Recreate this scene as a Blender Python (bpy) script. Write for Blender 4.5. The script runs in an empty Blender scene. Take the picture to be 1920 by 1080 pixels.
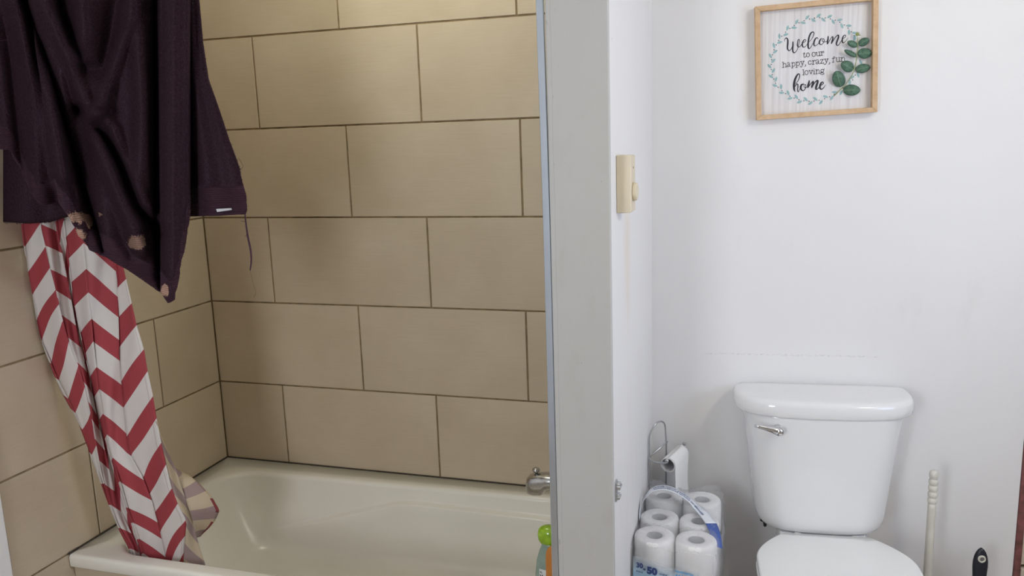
import bpy, math, random
from math import sin, cos, pi, radians, sqrt, exp, atan2
from mathutils import Vector, Matrix

random.seed(7)
SC = bpy.context.scene
COL = SC.collection

# ------------------------------------------------------------------ camera, world, light, exposure
TILE = 0.305            # tile course height (m)
RIM = 0.35              # height of the bathtub rim (m)
FPX = 1536.6            # focal length for a 1920 px wide frame
CAM = Vector((1.930, -2.484, 1.513))
RIGHT = Vector((0.95569, 0.29253, -0.03294)).normalized()
FWD = Vector((-0.29350, 0.93828, -0.18301)).normalized()
UP = RIGHT.cross(FWD).normalized()
RIGHT = FWD.cross(UP).normalized()

cd = bpy.data.cameras.new('camera')
cam = bpy.data.objects.new('camera', cd)
COL.objects.link(cam)
cd.sensor_width = 36.0
cd.lens = FPX / 1920 * 36.0
cd.clip_start = 0.02
cam.matrix_world = Matrix(((RIGHT.x, UP.x, -FWD.x, CAM.x), (RIGHT.y, UP.y, -FWD.y, CAM.y),
                           (RIGHT.z, UP.z, -FWD.z, CAM.z), (0, 0, 0, 1)))
SC.camera = cam

SC.view_settings.view_transform = 'Standard'
SC.view_settings.look = 'None'
SC.view_settings.gamma = 1.0
SC.view_settings.use_curve_mapping = False
SC.view_settings.exposure = 0.0
SC.cycles.use_denoising = True
SC.cycles.max_bounces = 10
SC.cycles.diffuse_bounces = 6
SC.cycles.transparent_max_bounces = 16
SC.cycles.sample_clamp_indirect = 6.0

W = bpy.data.worlds.new('sky'); SC.world = W
W.use_nodes = True
W.node_tree.nodes['Background'].inputs[0].default_value = (0.55, 0.72, 1.0, 1)
W.node_tree.nodes['Background'].inputs[1].default_value = 0.6

VANITY_POWER = 119.0      # emission strength of the three bulbs on the right-hand wall
CEILING_POWER = 46.0      # emission strength of the ceiling globe
WIN_A = 34.0
WIN_B = 14.5
VANITY_COL = (1.0, 0.965, 0.875)
CEILING_COL = (1.0, 0.995, 0.80)


def area(name, loc, target, sx, sy, power, colr):
    l = bpy.data.lights.new(name, 'AREA'); l.shape = 'RECTANGLE'; l.size = sx; l.size_y = sy
    l.energy = power; l.color = colr
    o = bpy.data.objects.new(name, l); COL.objects.link(o); o.location = loc
    o.rotation_euler = (Vector(target) - Vector(loc)).to_track_quat('-Z', 'Z').to_euler()
    return o


# daylight through the two windows behind the camera
area('daylight_left_window', (0.90, -3.74, 1.45), (0.90, 0, 1.45), 0.55, 1.1, WIN_A, (0.97, 1.0, 1.06))
area('daylight_right_window', (3.34, -1.10, 1.40), (0, -1.10, 1.40), 0.80, 1.0, WIN_B, (0.82, 0.95, 1.26))

# ------------------------------------------------------------------ geometry of the photograph -> metres


def ray(u, v):
    return RIGHT * ((u - 960) / FPX) + UP * ((540 - v) / FPX) + FWD


def at_y(u, v, y):
    d = ray(u, v); return CAM + d * ((y - CAM.y) / d.y)


def at_x(u, v, x):
    d = ray(u, v); return CAM + d * ((x - CAM.x) / d.x)


def at_z(u, v, z):
    d = ray(u, v); return CAM + d * ((z - CAM.z) / d.z)


# the white wall meets the partition here and is turned 5.5 degrees
WA = radians(5.5)
WO = Vector((1.617, -0.112, 0))
EX = Vector((cos(WA), sin(WA), 0)); EY = Vector((-sin(WA), cos(WA), 0)); EZ = Vector((0, 0, 1))


def wl(x, y, z):                      # white-wall frame: x along the wall, y into it, z up
    return WO + EX * x + EY * y + EZ * z


def at_w(u, v, off):                  # point at a distance off in front of the white wall
    d = ray(u, v); return CAM + d * (((WO - EY * off - CAM).dot(EY)) / d.dot(EY))


# ------------------------------------------------------------------ object helpers
POS = {}


def link(o, loc, parent=None):
    COL.objects.link(o)
    if parent is not None:
        o.parent = parent
        o.location = Vector(loc) - POS[parent.name]
    else:
        o.location = loc
    POS[o.name] = Vector(loc)
    return o


def tag(o, label=None, cat=None, group=None, kind=None):
    if label: o['label'] = label
    if cat: o['category'] = cat
    if group: o['group'] = group
    if kind: o['kind'] = kind
    return o


def thing(name, loc, label, cat, group=None):
    o = bpy.data.objects.new(name, None)
    o.empty_display_size = 0.05
    link(o, loc)
    return tag(o, label, cat, group)


class MB:
    """collects geometry in world metres, built as one mesh object"""
    def __init__(s):
        s.v = []; s.f = []; s.m = []; s.sm = []; s.uv = {}

    def add(s, vs, fs, mi=0, smooth=False, uv=None):
        b = len(s.v)
        s.v += [Vector(p) for p in vs]
        for f in fs:
            s.f.append([i + b for i in f]); s.m.append(mi); s.sm.append(smooth)
        if uv:
            for i, t in enumerate(uv): s.uv[b + i] = t
        return b

    def box(s, a, b, mi=0, frame=None):
        x0, y0, z0 = a; x1, y1, z1 = b
        vs = [(x0, y0, z0), (x1, y0, z0), (x1, y1, z0), (x0, y1, z0), (x0, y0, z1), (x1, y0, z1), (x1, y1, z1), (x0, y1, z1)]
        if frame: vs = [frame(*p) for p in vs]
        s.add(vs, [(0, 3, 2, 1), (4, 5, 6, 7), (0, 1, 5, 4), (1, 2, 6, 5), (2, 3, 7, 6), (3, 0, 4, 7)], mi)

    def loft(s, rings, mi=0, cap0=True, cap1=True, closed=True, smooth=True):
        n = len(rings[0]); b = len(s.v)
        for r in rings: s.v += [Vector(p) for p in r]
        for k in range(len(rings) - 1):
            for i in range(n if closed else n - 1):
                j = (i + 1) % n
                s.f.append([b + k * n + i, b + k * n + j, b + (k + 1) * n + j, b + (k + 1) * n + i]); s.m.append(mi); s.sm.append(smooth)
        if cap0: s.f.append([b + i for i in range(n)][::-1]); s.m.append(mi); s.sm.append(False)
        if cap1: s.f.append([b + (len(rings) - 1) * n + i for i in range(n)]); s.m.append(mi); s.sm.append(False)

    def tube(s, pts, r, n=10, mi=0, caps=True):
        pts = [Vector(p) for p in pts]
        rs = r if isinstance(r, (list, tuple)) else [r] * len(pts)
        t0 = (pts[1] - pts[0]).normalized()
        a = Vector((0, 0, 1)) if abs(t0.z) < 0.9 else Vector((1, 0, 0))
        nrm = t0.cross(a).normalized()
        rings = []
        for i, p in enumerate(pts):
            t = (pts[min(i + 1, len(pts) - 1)] - pts[max(i - 1, 0)]).normalized()
            nrm = (nrm - t * nrm.dot(t)).normalized()
            bn = t.cross(nrm)
            rings.append([p + (nrm * cos(2 * pi * k / n) + bn * sin(2 * pi * k / n)) * rs[i] for k in range(n)])
        s.loft(rings, mi, caps, caps)

    def lathe(s, prof, c=(0, 0, 0), n=32, mi=0, axis=None, sx=1.0, sy=1.0, cap=True):
        """profile of (radius, height) turned about a vertical (or given) axis"""
        c = Vector(c)
        if axis is None: ax, e1, e2 = Vector((0, 0, 1)), Vector((1, 0, 0)), Vector((0, 1, 0))
        else:
            ax = Vector(axis).normalized(); h = Vector((0, 0, 1)) if abs(ax.z) < 0.9 else Vector((1, 0, 0))
            e1 = ax.cross(h).normalized(); e2 = ax.cross(e1)
            if e1.cross(e2).dot(ax) < 0: e2 = -e2
        rings = [[c + ax * h + e1 * (r * sx * cos(2 * pi * k / n)) + e2 * (r * sy * sin(2 * pi * k / n)) for k in range(n)] for r, h in prof]
        s.loft(rings, mi, cap, cap)

    def sphere(s, c, r, n=16, mi=0, sc=(1, 1, 1)):
        c = Vector(c); m = n // 2
        rings = []
        for i in range(m + 1):
            t = -pi / 2 + pi * i / m
            rr = max(cos(t), 1e-3) * r
            rings.append([c + Vector((rr * cos(2 * pi * k / n) * sc[0], rr * sin(2 * pi * k / n) * sc[1], r * sin(t) * sc[2])) for k in range(n)])
        s.loft(rings, mi)

    def grid(s, fn, nu, nv, mi=0, smooth=True, uvfn=None):
        b = len(s.v)
        for j in range(nv + 1):
            for i in range(nu + 1):
                s.v.append(Vector(fn(i / nu, j / nv)))
                if uvfn: s.uv[len(s.v) - 1] = uvfn(i / nu, j / nv)
        for j in range(nv):
            for i in range(nu):
                q = b + j * (nu + 1) + i
                s.f.append([q, q + 1, q + nu + 2, q + nu + 1]); s.m.append(mi); s.sm.append(smooth)

    def build(s, name, mats, parent=None, origin=None, bevel=0, solid=0, flip=False):
        if not isinstance(mats, (list, tuple)): mats = [mats]
        if origin is None:
            if parent is not None: origin = POS[parent.name]
            else:
                xs = [p.x for p in s.v]; ys = [p.y for p in s.v]; zs = [p.z for p in s.v]
                origin = Vector(((min(xs) + max(xs)) / 2, (min(ys) + max(ys)) / 2, min(zs)))
        origin = Vector(origin)
        me = bpy.data.meshes.new(name)
        me.from_pydata([p - origin for p in s.v], [], [f[::-1] for f in s.f] if flip else s.f)
        for m in mats: me.materials.append(m)
        me.polygons.foreach_set('material_index', s.m)
        me.polygons.foreach_set('use_smooth', s.sm)
        if s.uv:
            ul = me.uv_layers.new(name='UVMap')
            for lp in me.loops:
                ul.data[lp.index].uv = s.uv.get(lp.vertex_index, (0, 0))
        me.update()
        o = bpy.data.objects.new(name, me)
        link(o, origin, parent)
        if bevel:
            md = o.modifiers.new('bevel', 'BEVEL'); md.width = bevel; md.segments = 3; md.limit_method = 'ANGLE'; md.angle_limit = radians(40)
        if solid:
            md = o.modifiers.new('solidify', 'SOLIDIFY'); md.thickness = abs(solid); md.offset = 0
        return o


def interp(pts, t):
    """piecewise linear through (t, value) pairs, extrapolated at the ends"""
    if t <= pts[0][0]:
        a, b = pts[0], pts[1]
    elif t >= pts[-1][0]:
        a, b = pts[-2], pts[-1]
    else:
        for a, b in zip(pts, pts[1:]):
            if a[0] <= t <= b[0]: break
    return a[1] + (b[1] - a[1]) * (t - a[0]) / (b[0] - a[0])


def clamp_interp(pts, t):
    return interp(pts, min(max(t, pts[0][0]), pts[-1][0]))


def sstep(x):
    x = min(max(x, 0), 1); return x * x * (3 - 2 * x)


def catmull(pts, k=6):
    out = []
    n = len(pts)
    for i in range(n - 1):
        p0 = pts[max(i - 1, 0)]; p1 = pts[i]; p2 = pts[i + 1]; p3 = pts[min(i + 2, n - 1)]
        for j in range(k):
            t = j / k
            out.append(tuple(0.5 * (2 * b + (c - a) * t + (2 * a - 5 * b + 4 * c - d) * t * t + (-a + 3 * b - 3 * c + d) * t ** 3) for a, b, c, d in zip(p0, p1, p2, p3)))
    out.append(tuple(pts[-1]))
    return out


# ------------------------------------------------------------------ materials
MATS = {}


class NT:
    def __init__(s, name):
        s.m = bpy.data.materials.new(name); s.m.use_nodes = True
        s.t = s.m.node_tree; s.n = s.t.nodes; s.l = s.t.links
        s.b = s.n['Principled BSDF']; s.out = s.n['Material Output']

    def node(s, typ, **kw):
        nd = s.n.new(typ)
        for k, v in kw.items():
            if k.startswith('i_'):
                key = k[2:]; key = int(key) if key.isdigit() else key
                nd.inputs[key].default_value = v
            else: setattr(nd, k, v)
        return nd

    def link(s, a, b): s.l.new(a, b)

    def noise(s, vec, scale, detail=4, rough=0.55):
        nd = s.node('ShaderNodeTexNoise'); nd.inputs['Scale'].default_value = scale; nd.inputs['Detail'].default_value = detail; nd.inputs['Roughness'].default_value = rough
        if vec is not None: s.link(vec, nd.inputs['Vector'])
        return nd.outputs['Fac']

    def ramp(s, fac, stops):
        nd = s.node('ShaderNodeValToRGB')
        el = nd.color_ramp.elements
        while len(el) < len(stops): el.new(0.5)
        for e, (p, c) in zip(el, stops):
            e.position = p; e.color = (*c, 1) if len(c) == 3 else c
        s.link(fac, nd.inputs[0]); return nd.outputs[0]

    def mix(s, fac, a, b, typ='MIX'):
        nd = s.node('ShaderNodeMix', data_type='RGBA', blend_type=typ)
        for val, k in ((fac, 0), (a, 6), (b, 7)):
            if hasattr(val, 'is_linked') or hasattr(val, 'node'): s.link(val, nd.inputs[k])
            else: nd.inputs[k].default_value = val if k == 0 else (*val, 1)
        return nd.outputs[2]

    def math(s, op, a, b=None, c=None):
        nd = s.node('ShaderNodeMath', operation=op)
        for i, val in enumerate((a, b, c)):
            if val is None: continue
            if hasattr(val, 'node'): s.link(val, nd.inputs[i])
            else: nd.inputs[i].default_value = val
        return nd.outputs[0]

    def coord(s, which='Object'):
        return s.node('ShaderNodeTexCoord').outputs[which]

    def mapping(s, vec, scale=(1, 1, 1), rot=(0, 0, 0), loc=(0, 0, 0)):
        nd = s.node('ShaderNodeMapping'); nd.inputs['Scale'].default_value = scale; nd.inputs['Rotation'].default_value = rot; nd.inputs['Location'].default_value = loc
        s.link(vec, nd.inputs['Vector']); return nd.outputs[0]

    def sep(s, vec):
        nd = s.node('ShaderNodeSeparateXYZ'); s.link(vec, nd.inputs[0]); return nd.outputs

    def bump(s, h, strength=0.2, dist=0.002):
        nd = s.node('ShaderNodeBump'); nd.inputs['Strength'].default_value = strength; nd.inputs['Distance'].default_value = dist
        s.link(h, nd.inputs['Height']); s.link(nd.outputs[0], s.b.inputs['Normal'])

    def base(s, c):
        if hasattr(c, 'node'): s.link(c, s.b.inputs['Base Color'])
        else: s.b.inputs['Base Color'].default_value = (*c, 1)

    def set(s, rough=None, metal=None, spec=None, coat=None, sheen=None, trans=None):
        i = s.b.inputs
        if rough is not None: i['Roughness'].default_value = rough
        if metal is not None: i['Metallic'].default_value = metal
        if spec is not None: i['Specular IOR Level'].default_value = spec
        if coat is not None: i['Coat Weight'].default_value = coat; i['Coat Roughness'].default_value = 0.05
        if sheen is not None: i['Sheen Weight'].default_value = sheen; i['Sheen Roughness'].default_value = 0.4
        if trans is not None: i['Transmission Weight'].default_value = trans
        return s


def plain(name, c, rough=0.5, metal=0.0, spec=0.5, var=0.06, scale=18, bump=0.0, bscale=120, coat=None):
    """a paint, plastic or metal with a little procedural variation"""
    t = NT(name); co = t.coord()
    f = t.noise(co, scale, 3)
    lo = tuple(max(x * (1 - var), 0) for x in c); hi = tuple(min(x * (1 + var), 1) for x in c)
    t.base(t.ramp(f, [(0.3, lo), (0.7, hi)]))
    t.set(rough, metal, spec, coat)
    if bump: t.bump(t.noise(co, bscale, 4), bump, 0.001)
    MATS[name] = t.m
    return t.m


def mat_tile():
    t = NT('beige_tile'); uv = t.coord('UV')
    geo = t.node('ShaderNodeNewGeometry')
    rnd = geo.outputs['Random Per Island']
    comb = t.node('ShaderNodeCombineXYZ'); t.link(rnd, comb.inputs[2])
    sc = t.node('ShaderNodeVectorMath', operation='SCALE'); t.link(comb.outputs[0], sc.inputs[0]); sc.inputs['Scale'].default_value = 9.0
    ad = t.node('ShaderNodeVectorMath', operation='ADD'); t.link(uv, ad.inputs[0]); t.link(sc.outputs[0], ad.inputs[1])
    fine = t.noise(t.mapping(ad.outputs[0], (5, 105, 1)), 2.2, 6, 0.6)
    broad = t.noise(t.mapping(ad.outputs[0], (2.0, 11, 1)), 1.6, 3, 0.5)
    vert = t.noise(t.mapping(ad.outputs[0], (120, 8, 1)), 1.5, 3, 0.6)
    cloud = t.noise(ad.outputs[0], 4.5, 3)
    c = t.ramp(fine, [(0.28, (0.475, 0.395, 0.285)), (0.72, (0.565, 0.485, 0.365))])
    c = t.mix(t.math('MULTIPLY', broad, 0.55), c, (0.45, 0.36, 0.245))
    c = t.mix(t.math('MULTIPLY', vert, 0.18), c, (0.63, 0.55, 0.43))
    c = t.mix(0.5, c, t.ramp(cloud, [(0.3, (0.45, 0.37, 0.27)), (0.7, (0.565, 0.485, 0.37))]))
    bright = t.math('ADD', t.math('MULTIPLY', rnd, 0.10), 0.95)
    hsv = t.node('ShaderNodeHueSaturation'); t.link(c, hsv.inputs['Color']); t.link(bright, hsv.inputs['Value'])
    t.base(hsv.outputs[0])
    t.set(0.42, spec=0.4)
    t.bump(fine, 0.16, 0.001)
    return t.m


def mat_wallpaint(name, c, marks=True, scuff=None, stain=False):
    t = NT(name); uv = t.coord('UV'); co = t.coord()
    mott = t.noise(co, 2.2, 4)
    col = t.ramp(mott, [(0.3, tuple(x * 0.975 for x in c)), (0.7, c)])
    if marks:
        vo = t.node('ShaderNodeTexVoronoi'); vo.inputs['Scale'].default_value = 6.5; t.link(co, vo.inputs['Vector'])
        spot = t.math('LESS_THAN', vo.outputs['Distance'], 0.016)
        col = t.mix(t.math('MULTIPLY', spot, 0.55), col, (0.30, 0.27, 0.23))
        smear = t.ramp(t.noise(t.mapping(co, (3, 3, 1.3)), 2.0, 5, 0.6), [(0.62, (0, 0, 0)), (0.80, (1, 1, 1))])
        col = t.mix(t.math('MULTIPLY', smear, 0.22), col, (0.52, 0.47, 0.40))
    if scuff:                       # a worn horizontal scuff: (z, x0, x1) along the wall
        s = t.sep(uv)
        z, x0, x1 = scuff
        wob = t.math('MULTIPLY', t.math('SUBTRACT', t.noise(t.mapping(uv, (40, 1, 1)), 1.0, 3), 0.5), 0.006)
        d = t.math('ABSOLUTE', t.math('ADD', t.math('SUBTRACT', s[1], z), wob))
        band = t.math('LESS_THAN', d, 0.0022)
        inx = t.math('MULTIPLY', t.math('GREATER_THAN', s[0], x0), t.math('LESS_THAN', s[0], x1))
        br = t.math('GREATER_THAN', t.noise(t.mapping(uv, (120, 260, 1)), 1.0, 4), 0.52)
        col = t.mix(t.math('MULTIPLY', t.math('MULTIPLY', band, inx), t.math('MULTIPLY', br, 0.28)), col, (0.42, 0.40, 0.38))
    if stain:                       # brownish drip stain under the thermostat, uv = (depth, z)
        s = t.sep(uv)
        wob = t.math('MULTIPLY', t.math('SUBTRACT', t.noise(t.mapping(uv, (1, 9, 1)), 1.0, 3), 0.5), 0.05)
        d = t.math('ABSOLUTE', t.math('ADD', t.math('ADD', s[0], 0.56), wob))
        drip = t.ramp(d, [(0.0, (1, 1, 1)), (0.075, (0, 0, 0))])
        mr = t.node('ShaderNodeMapRange', interpolation_type='SMOOTHSTEP'); t.link(t.math('ADD', s[1], t.math('MULTIPLY', t.math('SUBTRACT', t.noise(t.mapping(uv, (30, 3, 1)), 1.0, 3), 0.5), 0.25)), mr.inputs[0]); mr.inputs[1].default_value = 1.0; mr.inputs[2].default_value = 1.2
        inz = t.math('MULTIPLY', mr.outputs[0], t.math('LESS_THAN', s[1], 1.335))
        col = t.mix(t.math('MULTIPLY', t.math('MULTIPLY', drip, inz), 0.30), col, (0.74, 0.55, 0.34))
        sm = t.ramp(t.noise(t.mapping(uv, (7, 1.2, 1)), 1.2, 3), [(0.5, (0, 0, 0)), (0.75, (1, 1, 1))])
        low = t.math('LESS_THAN', s[1], 0.95)
        col = t.mix(t.math('MULTIPLY', t.math('MULTIPLY', sm, low), 0.12), col, (0.66, 0.58, 0.48))
    t.base(col); t.set(0.55, spec=0.3)
    b1 = t.noise(co, 60, 5); b2 = t.noise(t.mapping(co, (1, 1, 0.3)), 7, 3)
    t.bump(t.math('ADD', t.math('MULTIPLY', b1, 0.35), b2), 0.12, 0.004)
    return t.m


def mat_post():
    t = NT('grey_paint'); co = t.coord(); s = t.sep(co)
    c = t.ramp(t.noise(co, 5, 5), [(0.3, (0.50, 0.50, 0.475)), (0.7, (0.51, 0.51, 0.50))])
    smear = t.ramp(t.noise(t.mapping(co, (4, 4, 1.6)), 2.4, 5, 0.6), [(0.55, (0, 0, 0)), (0.78, (1, 1, 1))])
    c = t.mix(t.math('MULTIPLY', smear, 0.30), c, (0.36, 0.33, 0.27))
    # chips and cracks crowd the left edge of the board
    edge = t.ramp(s[0], [(0.0, (1, 1, 1)), (0.5, (0, 0, 0))])
    nd = t.node('ShaderNodeMapRange'); t.link(s[0], nd.inputs[0]); nd.inputs[1].default_value = -0.068; nd.inputs[2].default_value = -0.035; nd.inputs[3].default_value = 1; nd.inputs[4].default_value = 0
    chip = t.math('GREATER_THAN', t.noise(t.mapping(co, (1, 1, 0.35)), 95, 4, 0.7), 0.66)
    c = t.mix(t.math('MULTIPLY', t.math('MULTIPLY', chip, nd.outputs[0]), 0.6), c, (0.28, 0.27, 0.25))
    vo = t.node('ShaderNodeTexVoronoi'); vo.inputs['Scale'].default_value = 19; t.link(co, vo.inputs['Vector'])
    c = t.mix(t.math('MULTIPLY', t.math('LESS_THAN', t.math('ADD', vo.outputs['Distance'], t.math('MULTIPLY', t.math('SUBTRACT', t.noise(co, 240, 3), 0.5), 0.05)), 0.022), 0.55), c, (0.28, 0.27, 0.25))
    vo2 = t.node('ShaderNodeTexVoronoi'); vo2.inputs['Scale'].default_value = 7; t.link(t.mapping(co, (1, 1, 0.5), loc=(3, 1, 2)), vo2.inputs['Vector'])
    c = t.mix(t.math('MULTIPLY', t.math('LESS_THAN', vo2.outputs['Distance'], 0.035), 0.9), c, (0.72, 0.71, 0.69))
    wob = t.math('MULTIPLY', t.math('SUBTRACT', t.noise(t.mapping(co, (1, 1, 3)), 3.0, 4), 0.5), 0.008)
    gr = t.math('LESS_THAN', t.math('ABSOLUTE', t.math('ADD', t.math('ADD', s[0], 0.0545), wob)), 0.0006)
    c = t.mix(t.math('MULTIPLY', gr, 0.3), c, (0.25, 0.24, 0.22))
    t.base(c); t.set(0.5, spec=0.3)
    h = t.math('ADD', t.noise(co, 70, 5), t.math('MULTIPLY', t.noise(t.mapping(co, (1, 1, 0.2)), 26, 4), 1.2))
    t.bump(h, 0.10, 0.003)
    return t.m


def mat_towel():
    t = NT('purple_terry'); co = t.coord()
    at = t.node('ShaderNodeAttribute', attribute_name='stain'); hem = t.node('ShaderNodeAttribute', attribute_name='hem')
    n1 = t.noise(co, 240, 4, 0.7); n2 = t.noise(co, 12, 4)
    c = t.ramp(n1, [(0.32, (0.012, 0.0055, 0.0085)), (0.70, (0.062, 0.029, 0.041))])
    c = t.mix(t.math('MULTIPLY', n2, 0.45), c, (0.030, 0.014, 0.018))
    hc = t.ramp(n1, [(0.2, (0.038, 0.018, 0.027)), (0.8, (0.052, 0.026, 0.037))])
    c = t.mix(hem.outputs['Fac'], c, hc)
    wv = t.node('ShaderNodeTexWave', wave_type='BANDS', bands_direction='Z'); wv.inputs['Scale'].default_value = 62; wv.inputs['Distortion'].default_value = 1.0
    t.link(co, wv.inputs['Vector'])
    st = t.math('ADD', at.outputs['Fac'], t.math('MULTIPLY', t.math('SUBTRACT', t.noise(co, 48, 6, 0.75), 0.5), 1.5))
    sf = t.ramp(st, [(0.35, (0, 0, 0)), (0.45, (1, 1, 1))])
    sc = t.mix(wv.outputs['Fac'], (0.42, 0.25, 0.18), (0.55, 0.36, 0.27))
    t.base(t.mix(sf, c, sc))
    t.set(0.95, spec=0.05, sheen=0.10)
    t.b.inputs['Sheen Tint'].default_value = (0.75, 0.45, 0.62, 1)
    inv = t.math('SUBTRACT', 1.0, hem.outputs['Fac'])
    h = t.math('ADD', t.math('MULTIPLY', t.math('ADD', n1, t.math('MULTIPLY', t.noise(co, 120, 5, 0.75), 1.6)), inv), t.math('MULTIPLY', t.math('MULTIPLY', wv.outputs['Fac'], hem.outputs['Fac']), 0.16))
    t.bump(h, 1.0, 0.012)
    return t.m


def mat_curtain(name, red, white, trans):
    t = NT(name); uv = t.coord('UV'); s = t.sep(uv); co = t.coord()
    fr = t.math('FRACT', s[1])
    isred = t.math('LESS_THAN', fr, 0.47)
    weave = t.noise(co, 700, 2)
    c = t.mix(isred, white, red)
    hem = t.math('LESS_THAN', t.math('ABSOLUTE', t.math('SUBTRACT', s[0], 0.86)), 0.012)
    c = t.mix(t.math('MULTIPLY', hem, 0.35), c, (0.30, 0.12, 0.12))
    c = t.mix(t.math('MULTIPLY', weave, 0.12), c, (0.25, 0.22, 0.2))
    t.base(c); t.set(0.7, spec=0.2)
    t.bump(t.math('ADD', t.noise(co, 16, 3), t.math('MULTIPLY', weave, 0.1)), 0.25, 0.006)
    tl = t.node('ShaderNodeBsdfTranslucent'); t.link(c, tl.inputs[0])
    mx = t.node('ShaderNodeMixShader'); mx.inputs[0].default_value = trans
    t.link(t.b.outputs[0], mx.inputs[1]); t.link(tl.outputs[0], mx.inputs[2]); t.link(mx.outputs[0], t.out.inputs[0])
    return t.m


def mat_film(name, printed=False):
    """thin crinkled plastic film; the printed one carries a blue wash that thins out upward"""
    t = NT(name); co = t.coord()
    t.base((0.9, 0.92, 0.95)); t.set(0.12, spec=0.6)
    h = t.math('ADD', t.noise(co, 45, 5, 0.6), t.math('MULTIPLY', t.noise(co, 14, 3), 1.2))
    t.bump(h, 0.7, 0.012)
    nrm = t.b.inputs['Normal'].links[0].from_socket
    gl = t.node('ShaderNodeBsdfGlossy'); gl.inputs['Roughness'].default_value = 0.10; t.link(nrm, gl.inputs['Normal'])
    tr = t.node('ShaderNodeBsdfTransparent'); tr.inputs[0].default_value = (0.97, 0.97, 0.98, 1)
    lw = t.node('ShaderNodeLayerWeight'); lw.inputs[0].default_value = 0.25; t.link(nrm, lw.inputs['Normal'])
    fac = t.math('ADD', t.math('MULTIPLY', lw.outputs['Fresnel'], 0.22), 0.04)
    m0 = t.node('ShaderNodeMixShader'); t.link(fac, m0.inputs[0]); t.link(tr.outputs[0], m0.inputs[1]); t.link(gl.outputs[0], m0.inputs[2])
    df = t.node('ShaderNodeBsdfDiffuse'); df.inputs[0].default_value = (0.9, 0.91, 0.93, 1); t.link(nrm, df.inputs['Normal'])
    mx = t.node('ShaderNodeMixShader'); mx.inputs[0].default_value = 0.11; t.link(m0.outputs[0], mx.inputs[1]); t.link(df.outputs[0], mx.inputs[2])
    if not printed:
        t.link(mx.outputs[0], t.out.inputs[0]); return t.m
    uv = t.coord('UV'); s = t.sep(uv)                 # u across 0..1, v = height in m
    dens = t.math('ADD', t.math('MULTIPLY', t.math('SUBTRACT', 0.440, s[1]), 8.5), t.math('MULTIPLY', t.math('SUBTRACT', 0.45, s[0]), 0.30))
    dens = t.math('ADD', dens, t.math('MULTIPLY', t.math('SUBTRACT', t.noise(uv, 3.0, 2), 0.5), 0.25))
    blue = t.ramp(dens, [(0.05, (0.80, 0.86, 0.90)), (0.50, (0.40, 0.62, 0.78)), (1.0, (0.06, 0.34, 0.66))])
    red = t.math('MULTIPLY', t.math('LESS_THAN', s[1], 0.372), t.math('LESS_THAN', s[0], 0.05))
    blue = t.mix(red, blue, (0.42, 0.03, 0.06))
    t.base(blue); t.b.inputs['Roughness'].default_value = 0.25
    al = t.ramp(dens, [(0.06, (0, 0, 0)), (0.46, (0.92, 0.92, 0.92))])
    right = t.ramp(s[0], [(0.80, (1, 1, 1)), (0.86, (0, 0, 0))])
    m2 = t.node('ShaderNodeMixShader'); t.link(t.math('MULTIPLY', al, right), m2.inputs[0]); t.link(mx.outputs[0], m2.inputs[1]); t.link(t.b.outputs[0], m2.inputs[2])
    t.link(m2.outputs[0], t.out.inputs[0])
    return t.m


def mat_emit(name, c, s):
    t = NT(name); e = t.node('ShaderNodeEmission'); e.inputs[0].default_value = (*c, 1); e.inputs[1].default_value = s
    t.link(e.outputs[0], t.out.inputs[0]); return t.m


def mat_wood(name, a, b):
    t = NT(name); co = t.coord()
    g = t.noise(t.mapping(co, (14, 14, 14)), 3.0, 5, 0.65)
    t.base(t.ramp(g, [(0.3, a), (0.7, b)])); t.set(0.6, spec=0.3); t.bump(g, 0.15, 0.001); return t.m


def mat_signpanel():
    t = NT('whitewashed_board'); co = t.coord()
    gr = t.noise(t.mapping(co, (120, 1, 3)), 1.0, 5, 0.65)
    br = t.noise(t.mapping(co, (32, 1, 1.4)), 1.0, 4, 0.6)
    c = t.ramp(gr, [(0.28, (0.60, 0.57, 0.575)), (0.6, (0.74, 0.73, 0.725))])
    c = t.mix(t.ramp(br, [(0.58, (0, 0, 0)), (0.75, (0.55, 0.55, 0.55))]), c, (0.53, 0.49, 0.515))
    t.base(c); t.set(0.6, spec=0.25); return t.m


def mat_leaf():
    t = NT('green_leaf'); co = t.coord(); uv = t.coord('UV'); s = t.sep(uv)
    c = t.ramp(t.noise(co, 170, 4), [(0.32, (0.036, 0.088, 0.058)), (0.72, (0.095, 0.185, 0.125))])
    rib = t.math('LESS_THAN', t.math('ABSOLUTE', s[1]), 0.035)
    side = t.math('LESS_THAN', t.math('FRACT', t.math('MULTIPLY', t.math('ADD', s[0], t.math('MULTIPLY', t.math('ABSOLUTE', s[1]), -0.5)), 6.0)), 0.09)
    c = t.mix(t.math('MULTIPLY', rib, 0.6), c, (0.25, 0.36, 0.20))
    c = t.mix(t.math('MULTIPLY', side, 0.25), c, (0.25, 0.36, 0.22))
    t.base(c); t.set(0.5, spec=0.35); return t.m


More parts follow.
